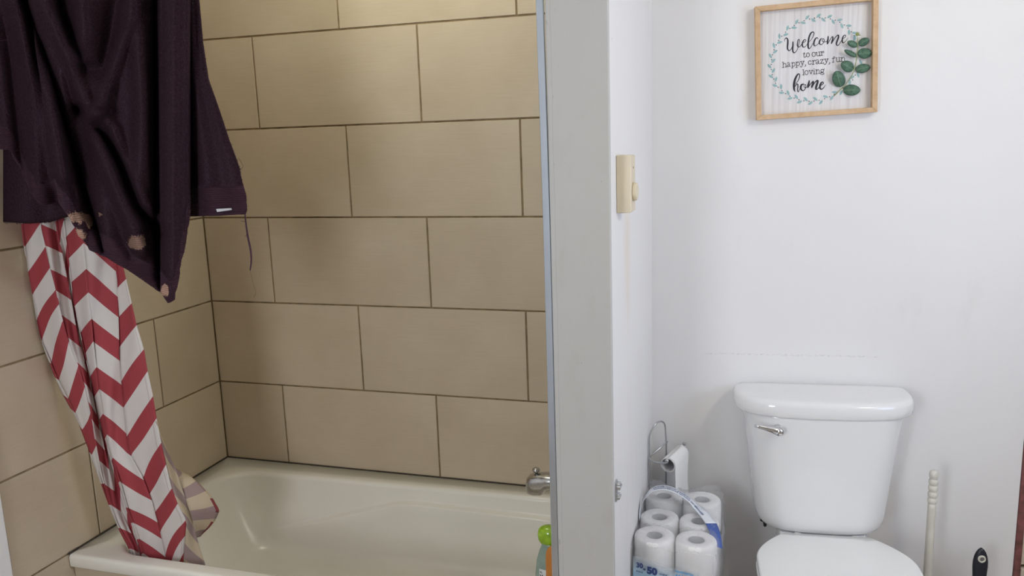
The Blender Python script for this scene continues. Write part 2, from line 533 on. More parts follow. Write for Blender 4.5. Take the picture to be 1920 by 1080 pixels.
TILE_M = mat_tile()
GROUT = plain('brown_grout', (0.25, 0.185, 0.11), 0.9, var=0.3, scale=25, spec=0.1)
WHITEWALL = mat_wallpaint('white_wall_paint', (0.80, 0.79, 0.785), True, (0.866, 0.15, 0.63))
PARTWALL = mat_wallpaint('white_partition_paint', (0.80, 0.79, 0.785), True, None, True)
ROOMWALL = mat_wallpaint('room_wall_paint', (0.60, 0.585, 0.565), False)
CEIL = mat_wallpaint('ceiling_paint', (0.82, 0.81, 0.79), False)
POST = mat_post()
FLOORM = plain('vinyl_floor', (0.42, 0.36, 0.29), 0.45, var=0.15, scale=6)
TUBM = plain('cream_tub_enamel', (0.79, 0.77, 0.705), 0.20, var=0.02, scale=5, spec=0.5)
PORC = plain('white_porcelain', (0.80, 0.80, 0.795), 0.07, var=0.01, scale=6, spec=0.55)
SEATP = plain('white_seat_plastic', (0.82, 0.82, 0.80), 0.28, var=0.01, scale=6)
CHROME = plain('chrome', (0.72, 0.72, 0.74), 0.10, 1.0, var=0.05)
CHROME2 = plain('worn_chrome', (0.50, 0.50, 0.50), 0.20, 1.0, var=0.15, scale=60)
STEEL = plain('brushed_steel', (0.55, 0.56, 0.57), 0.28, 1.0, var=0.1)
ALU = plain('aluminium_blue_reflection', (0.72, 0.81, 0.95), 0.24, 1.0, var=0.02)  # blue tint in the metal colour stands in for reflected daylight
DARK = plain('black_rubber', (0.02, 0.02, 0.022), 0.5, var=0.2)
CAULK_SHADE = plain('mouldy_caulk_gap_shade', (0.055, 0.045, 0.035), 0.9, var=0.4, scale=60)  # sealant colour, also used to paint shade into the apron and casing gaps
CREAMP = plain('yellowed_plastic', (0.66, 0.575, 0.415), 0.38, var=0.03)
PAPER = plain('tissue_paper', (0.84, 0.83, 0.81), 0.95, var=0.02, scale=30, spec=0.05, bump=0.35, bscale=320)
CARD = plain('grey_cardboard', (0.52, 0.52, 0.53), 0.9, var=0.08, spec=0.1)
CREAMW = plain('cream_painted_wood', (0.66, 0.64, 0.57), 0.35, var=0.05, scale=30)
NAVY = plain('dark_navy_plastic', (0.012, 0.015, 0.024), 0.4, var=0.15)
IVORY = plain('ivory_plastic', (0.62, 0.60, 0.52), 0.4)
MAROON = plain('maroon_paint', (0.17, 0.060, 0.055), 0.55, var=0.45, scale=40, bump=0.3, bscale=90)
CREAMT = plain('chipped_cream_paint', (0.56, 0.48, 0.38), 0.6, var=0.08, scale=14)
TRIMW = plain('white_trim_paint', (0.78, 0.79, 0.80), 0.4, var=0.02)
TOWEL = mat_towel()
CURT = mat_curtain('chevron_cloth', (0.42, 0.058, 0.075), (0.80, 0.76, 0.74), 0.18)
CURTB = mat_curtain('chevron_cloth_reverse', (0.45, 0.34, 0.33), (0.70, 0.60, 0.45), 0.35)
FILM = mat_film('clear_film')
FILMP = mat_film('printed_film', True)
OAK = mat_wood('light_oak', (0.50, 0.335, 0.19), (0.64, 0.455, 0.285))
BOARD = mat_signpanel()
INK = plain('charcoal_print', (0.018, 0.020, 0.028), 0.7, var=0.25, scale=200)
INK2 = plain('grey_print', (0.070, 0.068, 0.072), 0.7, var=0.2, scale=200)
AQUA = plain('aqua_print', (0.275, 0.435, 0.445), 0.7, var=0.12, scale=150)
LEAFM = mat_leaf()
STEMM = plain('pale_green_stem', (0.28, 0.34, 0.15), 0.6, var=0.2, scale=90)
BUDM = plain('lime_bud', (0.27, 0.31, 0.10), 0.6, var=0.25, scale=120)
NAVYINK = plain('navy_print', (0.02, 0.045, 0.17), 0.5)
BLUEINK = plain('blue_print', (0.05, 0.30, 0.62), 0.5)
STRAPW = plain('white_strap_plastic', (0.74, 0.77, 0.82), 0.3, var=0.02)
STRAPB = plain('blue_strap_print', (0.045, 0.10, 0.36), 0.3, var=0.08)
LIME = plain('lime_cap_plastic', (0.27, 0.46, 0.02), 0.15, var=0.2, scale=60, spec=0.6)
ORANGE = plain('orange_gel', (0.50, 0.19, 0.035), 0.22, var=0.08, scale=12, spec=0.6)
SAGE = plain('sage_gel', (0.24, 0.32, 0.27), 0.2, var=0.12, scale=30, spec=0.5)
PALELEAF = plain('pale_leaf_print', (0.55, 0.58, 0.52), 0.4)
TAGM = plain('white_cloth_tag', (0.60, 0.62, 0.64), 0.8, bump=0.2)
HEMRED = plain('dark_red_hem', (0.20, 0.03, 0.035), 0.8)
BULB = mat_emit('lit_bulb', VANITY_COL, VANITY_POWER)
GLOBE = mat_emit('lit_globe', CEILING_COL, CEILING_POWER)
GLASS = NT('window_glass')
_g = GLASS.node('ShaderNodeBsdfGlossy'); _g.inputs['Roughness'].default_value = 0.02
_t = GLASS.node('ShaderNodeBsdfTransparent'); _m = GLASS.node('ShaderNodeMixShader'); _m.inputs[0].default_value = 0.06
GLASS.link(_t.outputs[0], _m.inputs[1]); GLASS.link(_g.outputs[0], _m.inputs[2]); GLASS.link(_m.outputs[0], GLASS.out.inputs[0]); GLASS = GLASS.m

# ------------------------------------------------------------------ the room
CEILZ = 2.42
XR, YF = 3.2, -3.6
ROWS = [RIM, RIM + 0.979 * TILE]
while ROWS[-1] < CEILZ: ROWS.append(ROWS[-1] + TILE)
ROWS[-1] = CEILZ
GAP, RELIEF, CH = 0.0058, 0.0035, 0.0012


def tile_slab(m, frame, a0, a1, z0, z1):
    """one chamfered tile; frame(a, d, z) -> world, d outwards from the wall face"""
    a0 += GAP / 2; a1 -= GAP / 2; z0 += GAP / 2; z1 -= GAP / 2
    if a1 - a0 < 0.004 or z1 - z0 < 0.004: return
    r0 = [(a0, -RELIEF, z0), (a1, -RELIEF, z0), (a1, -RELIEF, z1), (a0, -RELIEF, z1)]
    r1 = [(a0, -CH, z0), (a1, -CH, z0), (a1, -CH, z1), (a0, -CH, z1)]
    r2 = [(a0 + CH, 0, z0 + CH), (a1 - CH, 0, z0 + CH), (a1 - CH, 0, z1 - CH), (a0 + CH, 0, z1 - CH)]
    pts = r0 + r1 + r2
    fs = [(8, 9, 10, 11)]
    for k in range(2):
        for i in range(4):
            j = (i + 1) % 4; fs.append((k * 4 + i, k * 4 + j, k * 4 + 4 + j, k * 4 + 4 + i))
    m.add([frame(*p) for p in pts], fs, 0, False, [(p[0], p[2]) for p in pts])


def tiled(name, frame, a_min, a_max, rows, joints, back):
    m = MB()
    for k in range(len(rows) - 1):
        js = [a_min] + [j for j in joints(k) if a_min + 0.01 < j < a_max - 0.01] + [a_max]
        for a0, a1 in zip(js, js[1:]): tile_slab(m, frame, a0, a1, rows[k], rows[k + 1])
    # grout bed
    e0 = a_min - 0.09
    q = [(e0, -RELIEF, rows[0]), (a_max, -RELIEF, rows[0]), (a_max, -RELIEF, rows[-1]), (e0, -RELIEF, rows[-1])]
    w = [(p[0], back, p[2]) for p in q]
    m.add([frame(*p) for p in q + w], [(0, 1, 2, 3), (4, 7, 6, 5), (0, 4, 5, 1), (1, 5, 6, 2), (2, 6, 7, 3), (3, 7, 4, 0)], 1)
    return tag(m.build(name, [TILE_M, GROUT]), None, None, None, 'structure')


TW = 1.975 * TILE
tiled('wall_back_tiled', lambda a, d, z: Vector((a, -d, z)), 0.0, 1.484, [0.0] + ROWS,
      lambda k: [(0.870 if k % 2 == 1 else -0.026) * TILE + n * TW for n in range(4)], -0.10)
LY = -0.940
LROWS = [0.0, RIM - TILE] + ROWS
tiled('wall_left_tiled', lambda a, d, z: Vector((d, -a, z)), 0.0, -LY, LROWS,
      lambda k: [2.07 * TILE] if k % 2 == 0 else [0.988 * TILE], -0.10)

m = MB(); m.box((-0.10, YF - 0.1, -0.08), (XR + 0.1, 0.25, 0.0)); tag(m.build('floor', FLOORM), kind='structure')
m = MB(); m.box((-0.10, YF - 0.1, CEILZ), (XR + 0.1, 0.25, CEILZ + 0.08)); tag(m.build('ceiling', CEIL), kind='structure')
m = MB(); m.box((-0.10, YF - 0.1, 0), (-0.004, LY - 0.004, CEILZ)); tag(m.build('wall_left', ROOMWALL), kind='structure')


def window(name, frame, h0, h1, z0, z1):
    m = MB()
    w = 0.05
    for lo, hi in (((h0, 0.0, z0), (h0 + w, 0.07, z1)), ((h1 - w, 0, z0), (h1, 0.07, z1)), ((h0 + w, 0, z0), (h1 - w, 0.07, z0 + w)),
                   ((h0 + w, 0, z1 - w), (h1 - w, 0.07, z1)), ((h0 + w, 0.015, (z0 + z1) / 2 - 0.02), (h1 - w, 0.055, (z0 + z1) / 2 + 0.02))):
        m.box(lo, hi, 0, frame)
    o = tag(m.build(name, TRIMW, bevel=0.003), kind='structure')
    g = MB(); g.box((h0 + w, 0.045, z0 + w), (h1 - w, 0.049, z1 - w), 0, frame); g.build('window_pane', GLASS, o)


ff = lambda a, d, z: Vector((a, YF - d, z))
fr = lambda a, d, z: Vector((XR + d, a, z))
def holed(name, frame, a0, a1, h0, h1, z0, z1):
    m = MB()
    for lo, hi in (((a0, 0, 0), (h0, 0.1, CEILZ)), ((h1, 0, 0), (a1, 0.1, CEILZ)), ((h0, 0, 0), (h1, 0.1, z0)), ((h0, 0, z1), (h1, 0.1, CEILZ))):
        m.box(lo, hi, 0, frame)
    tag(m.build(name, ROOMWALL), kind='structure')


holed('wall_front', ff, -0.1, XR + 0.1, 0.58, 1.22, 0.9, 2.0)
holed('wall_right', fr, YF, 0.25, -1.52, -0.68, 0.9, 1.9)
window('window_1', ff, 0.58, 1.22, 0.9, 2.0)
window('window_2', fr, -1.52, -0.68, 0.9, 1.9)

# white wall behind the toilet, a single board that stops short of the right-hand corner
WEND = 1.0165
m = MB()
m.grid(lambda u, v: wl(u * WEND, 0, v * CEILZ), 1, 1, 0, False, lambda u, v: (u * WEND, v * CEILZ))
q = [wl(0, 0, 0), wl(WEND, 0, 0), wl(WEND, 0, CEILZ), wl(0, 0, CEILZ), wl(0, 0.02, 0), wl(WEND, 0.02, 0), wl(WEND, 0.02, CEILZ), wl(0, 0.02, CEILZ)]
m.add(q, [(4, 7, 6, 5), (0, 4, 5, 1), (1, 5, 6, 2), (2, 6, 7, 3), (3, 7, 4, 0)])
tag(m.build('wall_back', WHITEWALL), kind='structure')
m = MB(); m.box((WEND + 0.001, -0.004, 0), (WEND + 0.020, 0.03, CEILZ), 0, wl)
tag(m.build('trim_1', MAROON, bevel=0.004), 'narrow maroon painted upright beside the white wall edge', None, None, 'structure')
m = MB(); m.box((WEND + 0.021, 0.004, 0.262), (XR - 1.617 + 0.1, 0.05, CEILZ), 0, wl); m.box((WEND + 0.021, 0.022, 0.0), (XR - 1.617 + 0.1, 0.05, 0.262), 1, wl)
tag(m.build('wall_back_corner', [CREAMT, GROUT]), kind='structure')
m = MB(); m.box((WEND + 0.021, 0.0, 0.0), (XR - 1.617, 0.018, 0.250), 0, wl)
tag(m.build('baseboard_back', CREAMT, bevel=0.004), 'chipped cream baseboard right of the maroon upright', None, None, 'structure')

# partition between tub and toilet
PX0, PX1, PY0 = 1.4845, 1.617, -0.762
m = MB()
m.grid(lambda u, v: Vector((PX1, PY0 + u * (WO.y - PY0 + 0.002), v * CEILZ)), 1, 1, 0, False, lambda u, v: (PY0 + u * (WO.y - PY0), v * CEILZ))
m.add([(PX0, PY0, 0), (PX1, PY0, 0), (PX1, PY0, CEILZ), (PX0, PY0, CEILZ), (PX0, 0.0, 0), (PX0, 0.0, CEILZ), (PX1, 0.0, 0), (PX1, 0.0, CEILZ)],
      [(0, 1, 2, 3), (0, 3, 5, 4), (4, 5, 7, 6)], 1)
tag(m.build('wall_partition', [PARTWALL, ROOMWALL]), kind='structure')
m = MB(); m.box((PX0 + 0.002, PY0 - 0.014, 0), (PX1 + 0.001, PY0 - 0.0005, CEILZ))
tag(m.build('trim_2', POST, bevel=0.0025), 'chipped grey painted board on the end of the partition', None, None, 'structure')
# polished metal edge strip along the tub side of the partition, slightly bowed at the top
m = MB()
prof = [(0.0, -0.0085), (0.0008, -0.0092), (0.0158, -0.0142), (0.0165, -0.0140), (0.0165, -0.004), (0.0, 0.0)]
rings = []
for k in range(25):
    z = CEILZ * k / 24
    bow = -0.004 * sstep((z - 1.25) / 0.7)
    bow2 = -0.006 * sstep((z - 1.25) / 0.7)
    rings.append([(PX0 - 0.0148 + px + bow + (bow2 - bow) * (1 if px > 0.008 else 0) * 0 , PY0 + py - 0.001, z) for px, py in prof])
m.loft(rings, smooth=False)
tag(m.build('trim_3', ALU, bevel=0), 'shiny metal strip along the tub edge of the partition', None, None, 'structure')
# white door casing on the left wall
m = MB(); m.box((-0.004, LY - 0.085, 0), (0.014, LY - 0.006, 2.1))
tag(m.build('trim_4', TRIMW, bevel=0.004), 'white door casing beside the tiled left wall', None, None, 'structure')
m = MB(); m.box((-0.004, LY - 0.006, 0), (0.003, LY, CEILZ))
tag(m.build('trim_gap_shade', CAULK_SHADE), kind='structure')  # dark strip painting the shade of the gap between casing and tiles

# ------------------------------------------------------------------ bathtub
TUBX1, TUBY0 = 1.482, -0.757


def rrect(x0, x1, y0, y1, r, z, ns=14, nc=8):
    """rounded rectangle, counter-clockwise from the front left"""
    out = []
    def side(a, b):
        for i in range(ns): out.append((a[0] + (b[0] - a[0]) * i / ns, a[1] + (b[1] - a[1]) * i / ns, z))
    def corner(cx, cy, t0):
        for i in range(nc): out.append((cx + r * cos(t0 + pi / 2 * i / nc), cy + r * sin(t0 + pi / 2 * i / nc), z))
    side((x0 + r, y0), (x1 - r, y0)); corner(x1 - r, y0 + r, -pi / 2)
    side((x1, y0 + r), (x1, y1 - r)); corner(x1 - r, y1 - r, 0)
    side((x1 - r, y1), (x0 + r, y1)); corner(x0 + r, y1 - r, pi / 2)
    side((x0, y1 - r), (x0, y0 + r)); corner(x0 + r, y0 + r, pi)
    return out


tub = thing('bathtub', (TUBX1 / 2, TUBY0 / 2, 0), 'cream bathtub set in the tiled alcove', 'bathtub')
m = MB()
rings = []
X0, X1, Y0, Y1 = 0.0015, TUBX1, TUBY0, -0.0015
NS = 90
for ins, z, r in ((0.020, RIM - 0.040, 0.004), (0.004, RIM - 0.041, 0.004), (0.0, RIM - 0.036, 0.004), (0.0, RIM - 0.010, 0.004), (0.002, RIM - 0.004, 0.005), (0.006, RIM - 0.0008, 0.006), (0.012, RIM, 0.008)):
    rings.append(rrect(X0 + (0.0005 if ins else 0), X1, Y0 + ins, Y1, max(r, 0.003), z, NS))


def basin(ins, z, r):
    f = min(max((RIM - z) / 0.3, 0), 1)
    pts = rrect(0.078 + ins * 1.0 + 0.10 * f * f, 1.412 - ins * 0.8, -0.716 + ins * 0.85, -0.080 - ins, r, z, NS)
    out = []
    for x, y, zz in pts:
        wback = sstep((y + 0.42) / 0.25)
        y2 = y + wback * (-0.012 + 0.028 * (x - 0.1) / 1.25)
        zl = clamp_interp([(0.25, 0.145), (0.30, 0.160), (0.74, 0.290), (0.80, 0.298), (1.30, 0.290), (1.45, 0.288)], x)
        amt = sstep((x - 0.24) / 0.30) * wback
        dz_ = zl - zz
        y2 -= amt * 0.024 * sstep((dz_ + 0.006) / 0.0075) * (1 - 0.5 * sstep(dz_ / 0.09))
        out.append((x, y2, zz))
    return out


prev = [(0.0, RIM, 0.115), (0.004, RIM - 0.0006, 0.117), (0.008, RIM - 0.0025, 0.118), (0.012, RIM - 0.006, 0.12), (0.015, RIM - 0.012, 0.12)]
for ins, z, r in prev: rings.append(basin(ins, z, r))
for k in range(1, 121):
    t = k / 120
    z = RIM - 0.012 - 0.205 * t
    rings.append(basin(0.015 + 0.038 * t, z, 0.12))
for k in range(1, 9):
    t = k / 8 * pi / 2
    rings.append(basin(0.053 + 0.075 * (1 - cos(t)), RIM - 0.217 - 0.065 * sin(t), 0.12))
rings.append(basin(0.20, RIM - 0.285, 0.10)); rings.append(basin(0.27, RIM - 0.287, 0.04))
m.loft(rings, 0, False, True)
m.build('basin', TUBM, tub)
m = MB(); m.box((X0, TUBY0 + 0.016, 0), (X1, TUBY0 + 0.030, RIM - 0.047), 0); m.box((X0, TUBY0 + 0.024, RIM - 0.047), (X1, TUBY0 + 0.030, RIM - 0.036), 1)  # second box is a dark strip painting the shaded gap under the lip
m.build('apron', [TILE_M, CAULK_SHADE], tub)['label'] = 'beige front panel under the rim'
m = MB()
m.box((0.0005, TUBY0, RIM - 0.001), (0.0045, -0.002, RIM + 0.0022)); m.box((0.004, -0.0045, RIM - 0.001), (1.48, -0.0005, RIM + 0.0025))
m.tube([(0.002, TUBY0 + 0.004, RIM + 0.001), (0.006, TUBY0 + 0.012, RIM + 0.003), (0.004, TUBY0 + 0.03, RIM + 0.002)], [0.004, 0.003, 0.002], 6)
m.build('caulk_bead', CAULK_SHADE, tub)['label'] = 'dark mouldy sealant line'

# ------------------------------------------------------------------ tub spout
SY = -0.40
sp_root = thing('tub_spout', (1.4845, SY, 0.556), 'worn chrome tub spout poking out past the partition edge', 'tub spout')
tip = at_y(1006, 902, SY)
zc = tip.z
m = MB()
# body: a tapered barrel from the wall ending in a down-turned mouth
sect = []
for x, top, bot, wd in ((1.4840, 0.028, -0.027, 0.029), (1.452, 0.028, -0.022, 0.029), (1.410, 0.0275, -0.017, 0.0285), (1.372, 0.0265, -0.016, 0.028), (1.358, 0.026, -0.020, 0.028),
                        (1.352, 0.0258, -0.034, 0.0275), (1.342, 0.025, -0.039, 0.027), (1.326, 0.023, -0.0405, 0.026), (1.312, 0.017, -0.040, 0.0225), (1.305, 0.009, -0.038, 0.016), (1.302, -0.004, -0.034, 0.009)):
    mid = (top + bot) / 2; hh = (top - bot) / 2
    sect.append([(x, SY + wd * (abs(cos(a)) ** 0.75) * (1 if cos(a) > 0 else -1), zc + mid + hh * (abs(sin(a)) ** 0.75) * (1 if sin(a) > 0 else -1)) for a in [2 * pi * k / 28 for k in range(28)]])
m.loft(sect)
m.build('spout_body', CHROME2, sp_root, flip=True)
m = MB(); m.lathe([(0.004, 0), (0.004, 0.004), (0.0090, 0.006), (0.0112, 0.010), (0.0098, 0.0145), (0.004, 0.0175)], (1.331, SY, zc + 0.0225), 20)
m.build('diverter_knob', CHROME2, sp_root)

# ------------------------------------------------------------------ bottles on the tub rim
def bottle_profile(m, prof, c, sx, sy, n=36, rot=0.0, mi=0):
    b0 = len(m.v); m.lathe(prof, (0, 0, 0), n, mi, None, sx, sy)
    R = Matrix.Rotation(rot, 3, 'Z')
    for i in range(b0, len(m.v)): m.v[i] = R @ m.v[i] + Vector(c)


BZ = RIM + 0.0005
gb = thing('shampoo_bottle', (1.452, -0.722, BZ), 'sage green shampoo bottle with lime green cap, behind the orange bottle', 'bottle', 'bottles on the tub rim')
m = MB(); bottle_profile(m, [(0.5, 0), (0.85, 0.001), (0.93, 0.006), (0.97, 0.03), (1.0, 0.08), (0.97, 0.115), (0.86, 0.150), (0.68, 0.175), (0.50, 0.192), (0.40, 0.201)], (1.452, -0.722, BZ), 0.0385, 0.021)
m.build('bottle_body', SAGE, gb)
m = MB(); bottle_profile(m, [(0.60, 0.196), (0.84, 0.199), (0.95, 0.205), (1.0, 0.213), (1.0, 0.221), (0.94, 0.229), (0.80, 0.235), (0.55, 0.239), (0.2, 0.2405)], (1.452, -0.722, BZ), 0.0285, 0.021)
m.build('cap', LIME, gb)


def on_gb(x, z, extra=0.0006):
    """front of the sage bottle at a local x and height"""
    r = clamp_interp([(0, 0.85), (0.03, 0.97), (0.08, 1.0), (0.115, 0.97), (0.150, 0.86), (0.175, 0.68)], z)
    k = min(abs(x) / (0.0385 * r), 0.985)
    return Vector((1.452 + x, -0.722 - 0.021 * r * sqrt(1 - k * k) - extra, BZ + z))


m = MB()
for cx, cz, a, ln, wd in ((-0.022, 0.098, 0.6, 0.020, 0.009), (-0.029, 0.068, -0.4, 0.016, 0.008), (-0.020, 0.060, 1.0, 0.018, 0.008), (-0.012, 0.030, 0.4, 0.02, 0.009)):
    pts = []
    for k in range(16):
        t = 2 * pi * k / 16
        lx, lz = ln / 2 * cos(t), wd / 2 * sin(t) * (1 - 0.3 * cos(t))
        pts.append(on_gb(cx + lx * cos(a) - lz * sin(a), cz + lx * sin(a) + lz * cos(a)))
    m.add(pts, [list(range(16))[::-1]])
m.build('leaf_print', PALELEAF, gb)


def text_geo(body, size, offset=0.0, shear=0.0):
    cu = bpy.data.curves.new('tmp', 'FONT'); cu.body = body; cu.size = size; cu.offset = offset; cu.shear = shear; cu.resolution_u = 3; cu.fill_mode = 'FRONT'
    ob = bpy.data.objects.new('tmp', cu); COL.objects.link(ob)
    dg = bpy.context.evaluated_depsgraph_get(); me = ob.evaluated_get(dg).to_mesh()
    vs = [v.co.copy() for v in me.vertices]; fs = [list(p.vertices) for p in me.polygons]
    ob.evaluated_get(dg).to_mesh_clear(); bpy.data.objects.remove(ob); bpy.data.curves.remove(cu)
    return vs, fs


m = MB()
m.grid(lambda u, v: on_gb(-0.0235 + 0.040 * u, 0.035 + 0.100 * v, 0.0007), 10, 12)
m.build('label_panel', plain('white_bottle_label', (0.62, 0.66, 0.65), 0.4), gb)
m = MB()
for body, z, sz in (('e', 0.1235, 0.011), ('V', 0.1125, 0.0125), ('H', 0.1005, 0.0125)):
    vs, fs = text_geo(body, sz, 0.0006)
    m.add([on_gb(-0.0215 + v.x, z + v.y, 0.0013) for v in vs], fs)
m.build('lettering', INK, gb)
ob_ = thing('body_wash_bottle', (1.478, -0.770 + 0.035, BZ), 'orange translucent bottle half hidden by the partition edge', 'bottle', 'bottles on the tub rim')
m = MB(); bottle_profile(m, [(0.6, 0), (0.92, 0.001), (1.0, 0.006), (1.0, 0.165), (0.97, 0.180), (0.88, 0.191), (0.70, 0.199), (0.42, 0.204), (0.40, 0.205)], (1.4735, -0.748, BZ), 0.0255, 0.0085)
m.build('bottle_body', ORANGE, ob_)
m = MB(); bottle_profile(m, [(0.7, 0.2045), (0.75, 0.205), (0.75, 0.2075), (0.65, 0.2082)], (1.4735, -0.748, BZ), 0.0125, 0.0085)
m.build('cap', ORANGE, ob_)

# ------------------------------------------------------------------ curtain rod, curtain, towel
ROD = Vector((0, -0.800, 1.955))
rod = thing('curtain_rod', (0.74, ROD.y, ROD.z), 'steel curtain rod above the tub holding curtain and towel', 'curtain rod')
m = MB(); m.tube([(0.004, ROD.y, ROD.z), (PX0 - 0.001, ROD.y + 0.045, ROD.z)], 0.0125, 20); m.build('rod', STEEL, rod)
for x, y in ((0.001, ROD.y), (PX0 - 0.018, ROD.y + 0.045)):
    m = MB(); m.lathe([(0.030, 0), (0.030, 0.006), (0.018, 0.012), (0.016, 0.016)], (x, y, ROD.z), 24, 0, (1, 0, 0)); m.build('flange', STEEL, rod)

# --- curtain: strips of chevron cloth between fold lines traced down the cloth
def ydepth(v):                       # the cloth swings in from the rod line to inside the tub rim
    return clamp_interp([(-140, -0.782), (420, -0.770), (700, -0.742), (900, -0.705), (1000, -0.682), (1030, -0.668), (1120, -0.660)], v)


K = {
 0: ([(-110, -38), (420, 35), (480, 43), (560, 57), (655, 78), (720, 107), (790, 146), (835, 163), (890, 183), (950, 205), (1000, 226), (1025, 240), (1110, 262)], 0.024),
 1: ([(-110, -28), (420, 42), (461, 47), (510, 53), (551, 61), (600, 69), (640, 78), (700, 104), (775, 142), (803, 154), (870, 179), (950, 206), (1000, 228), (1025, 242), (1110, 264)], -0.004),
 2: ([(-110, 20), (430, 78), (461, 85), (501, 94), (545, 105), (590, 115), (640, 129), (690, 149), (740, 163), (772, 170), (823, 178), (865, 186), (908, 196), (960, 212), (985, 222), (1025, 246), (1110, 268)], -0.016),
 3: ([(-110, 50), (430, 106), (466, 115), (554, 132), (610, 142), (652, 152), (705, 166), (790, 184), (872, 203), (951, 222), (1023, 258), (1110, 278)], 0.017),
 4: ([(-110, 60), (431, 122), (491, 130), (564, 138), (627, 151), (661, 159), (708, 169), (790, 187), (860, 208), (960, 238), (1030, 262), (1110, 282)], 0.020),
 5: ([(-110, 95), (455, 157), (504, 162), (547, 166), (598, 172), (641, 175), (688, 181), (776, 193), (815, 201), (858, 212), (953, 240), (1012, 262), (1110, 288)], -0.026),
 6: ([(-110, 165), (480, 213), (526, 220), (601, 222.5), (667, 224), (720, 228), (765, 232), (847, 241), (895, 268), (942, 286), (1017, 305), (1110, 325)], -0.002),
 8: ([(-110, 178), (480, 226), (500, 231), (570, 247), (605, 255), (655, 270), (693, 276), (743, 287), (781, 293), (831, 302), (869, 311), (916, 322), (949, 335), (976, 350), (1048, 344), (1110, 350)], -0.014),
}
STRIPS = [  # (left key, right key, red-top heights down the left line, down the right line, nu)
 (0, 1, [412, 502, 592, 674, 740, 795, 908, 990], [420, 510, 600, 682, 748, 803, 908, 990], 3),
 (1, 2, [420, 510, 600, 682, 748, 803, 908, 990], [378, 463, 545, 600, 685, 772, 908, 990], 8),
 (2, 3, [420, 505, 590, 680, 752, 823, 908, 990], [434, 520, 610, 700, 780, 843, 921, 1000], 7),
 (4, 5, [445, 529, 625, 707, 787, 863, 953, 1012], [412, 504, 598, 688, 776, 858, 953, 1010], 8),
 (5, 6, [412, 504, 598, 688, 776, 858, 953, 1010], [465, 557, 637, 721, 813, 900, 980, 1045], 10),
 (6, 8, [490, 595, 715, 819, 897, 960, 1042], [483, 569, 655, 743, 831, 916, 976], 10),
]


def phase(tops, y):
    return interp([(t, i) for i, t in enumerate(tops)], y)


curt = thing('shower_curtain', (0.17, -0.74, RIM - 0.06), 'red and white chevron shower curtain gathered at the left end of the tub', 'shower curtain')
m = MB()
NV = 90
VTOP, VBOT = -110.0, 1105.0
for a, b, la, lb, nu in STRIPS:
    (pa, da), (pb, db) = K[a], K[b]
    def fn(u, v, pa=pa, pb=pb, da=da, db=db):
        y = VTOP + (VBOT - VTOP) * v
        x = interp(pa, y) * (1 - u) + interp(pb, y) * u
        s = 0.5 - 0.5 * cos(pi * u)
        d = da * (1 - s) + db * s
        d += 0.004 * sin(y * 0.021 + u * 5) + 0.003 * sin(y * 0.047 + u * 9 + da * 100)
        p = at_y(x, y, ydepth(y) + d * clamp_interp([(0, 0.5), (500, 1.0), (900, 0.85), (1030, 0.45)], y))
        p.x = max(p.x, 0.006)
        return p
    def uvf(u, v, la=la, lb=lb, hemcol=(b == 8)):
        y = VTOP + (VBOT - VTOP) * v
        return (u if hemcol else 0.3, phase(la, y) * (1 - u) + phase(lb, y) * u + 20)
    m.grid(fn, nu, NV, 0, True, uvf)
# the hidden fold between the two halves
m.grid(lambda u, v: at_y(interp(K[3][0], VTOP + (VBOT - VTOP) * v) * (1 - u) + interp(K[4][0], VTOP + (VBOT - VTOP) * v) * u, VTOP + (VBOT - VTOP) * v, ydepth(VTOP + (VBOT - VTOP) * v) + clamp_interp([(0, 0.5), (500, 1.0), (900, 0.85), (1030, 0.45)], VTOP + (VBOT - VTOP) * v) * (0.0185 + 0.014 * sin(pi * u))),
       6, NV, 0, True, lambda u, v: (0.3, phase(STRIPS[3][2], VTOP + (VBOT - VTOP) * v) + 20.35 + 0.5 * u))
m.build('front_cloth', CURT, curt, solid=0.0012)
# reverse side of the cloth turned back on the tub side, with a flap lying in the basin
K9 = [(790, 292), (805, 298), (850, 316), (880, 330), (930, 346), (975, 361), (1015, 371), (1056, 384), (1105, 396)]
K10 = [(880, 332), (893, 357), (905, 372), (920, 386), (935, 400), (957, 412), (975, 404), (988, 394), (1000, 381), (1006, 376)]
m = MB()
def fn9(u, v):
    y = 790 + (1105 - 790) * v
    x = interp(K[8][0], y) * (1 - u) + interp(K9, y) * u
    return at_y(x, y, ydepth(y) - 0.010 + 0.030 * sstep(u) * sstep((y - 790) / 80))
m.grid(fn9, 8, 40, 0, True, lambda u, v: (0.3, phase(STRIPS[5][3], 790 + 315 * v) - 0.55 * u + 20.3))
m.build('reverse_fold', CURTB, curt, solid=0.0012)['label'] = 'faded beige back of the cloth'
def fn10(u, v):
    y9 = 878 + 130 * v
    x9 = interp(K9, y9)
    i = v * (len(K10) - 1); k = min(int(i), len(K10) - 2); f = i - k
    y1 = K10[k][0] * (1 - f) + K10[k + 1][0] * f; x1 = K10[k][1] * (1 - f) + K10[k + 1][1] * f
    x = x9 * (1 - u) + x1 * u; y = y9 * (1 - u) + y1 * u
    return at_y(x, y, ydepth(y9) + 0.020 + 0.055 * u + 0.006 * sin(7 * v + 3 * u))
m = MB(); m.grid(fn10, 10, 28, 0, True, lambda u, v: (0.3, 3.2 * v + 0.35 * u + 20.05))
m.build('flap', CURTB, curt, solid=0.0012)['label'] = 'faded beige corner flap'
for v0, v1 in ((0.44, 0.58), (0.70, 0.92)):
    m = MB()
    m.grid(lambda u, v, v0=v0, v1=v1: fn10(0.90 + 0.10 * u, v0 + (v1 - v0) * v) + Vector((0, -0.0016, 0.0006)), 2, 6)
    m.build('hem', HEMRED, curt, solid=0.0008)

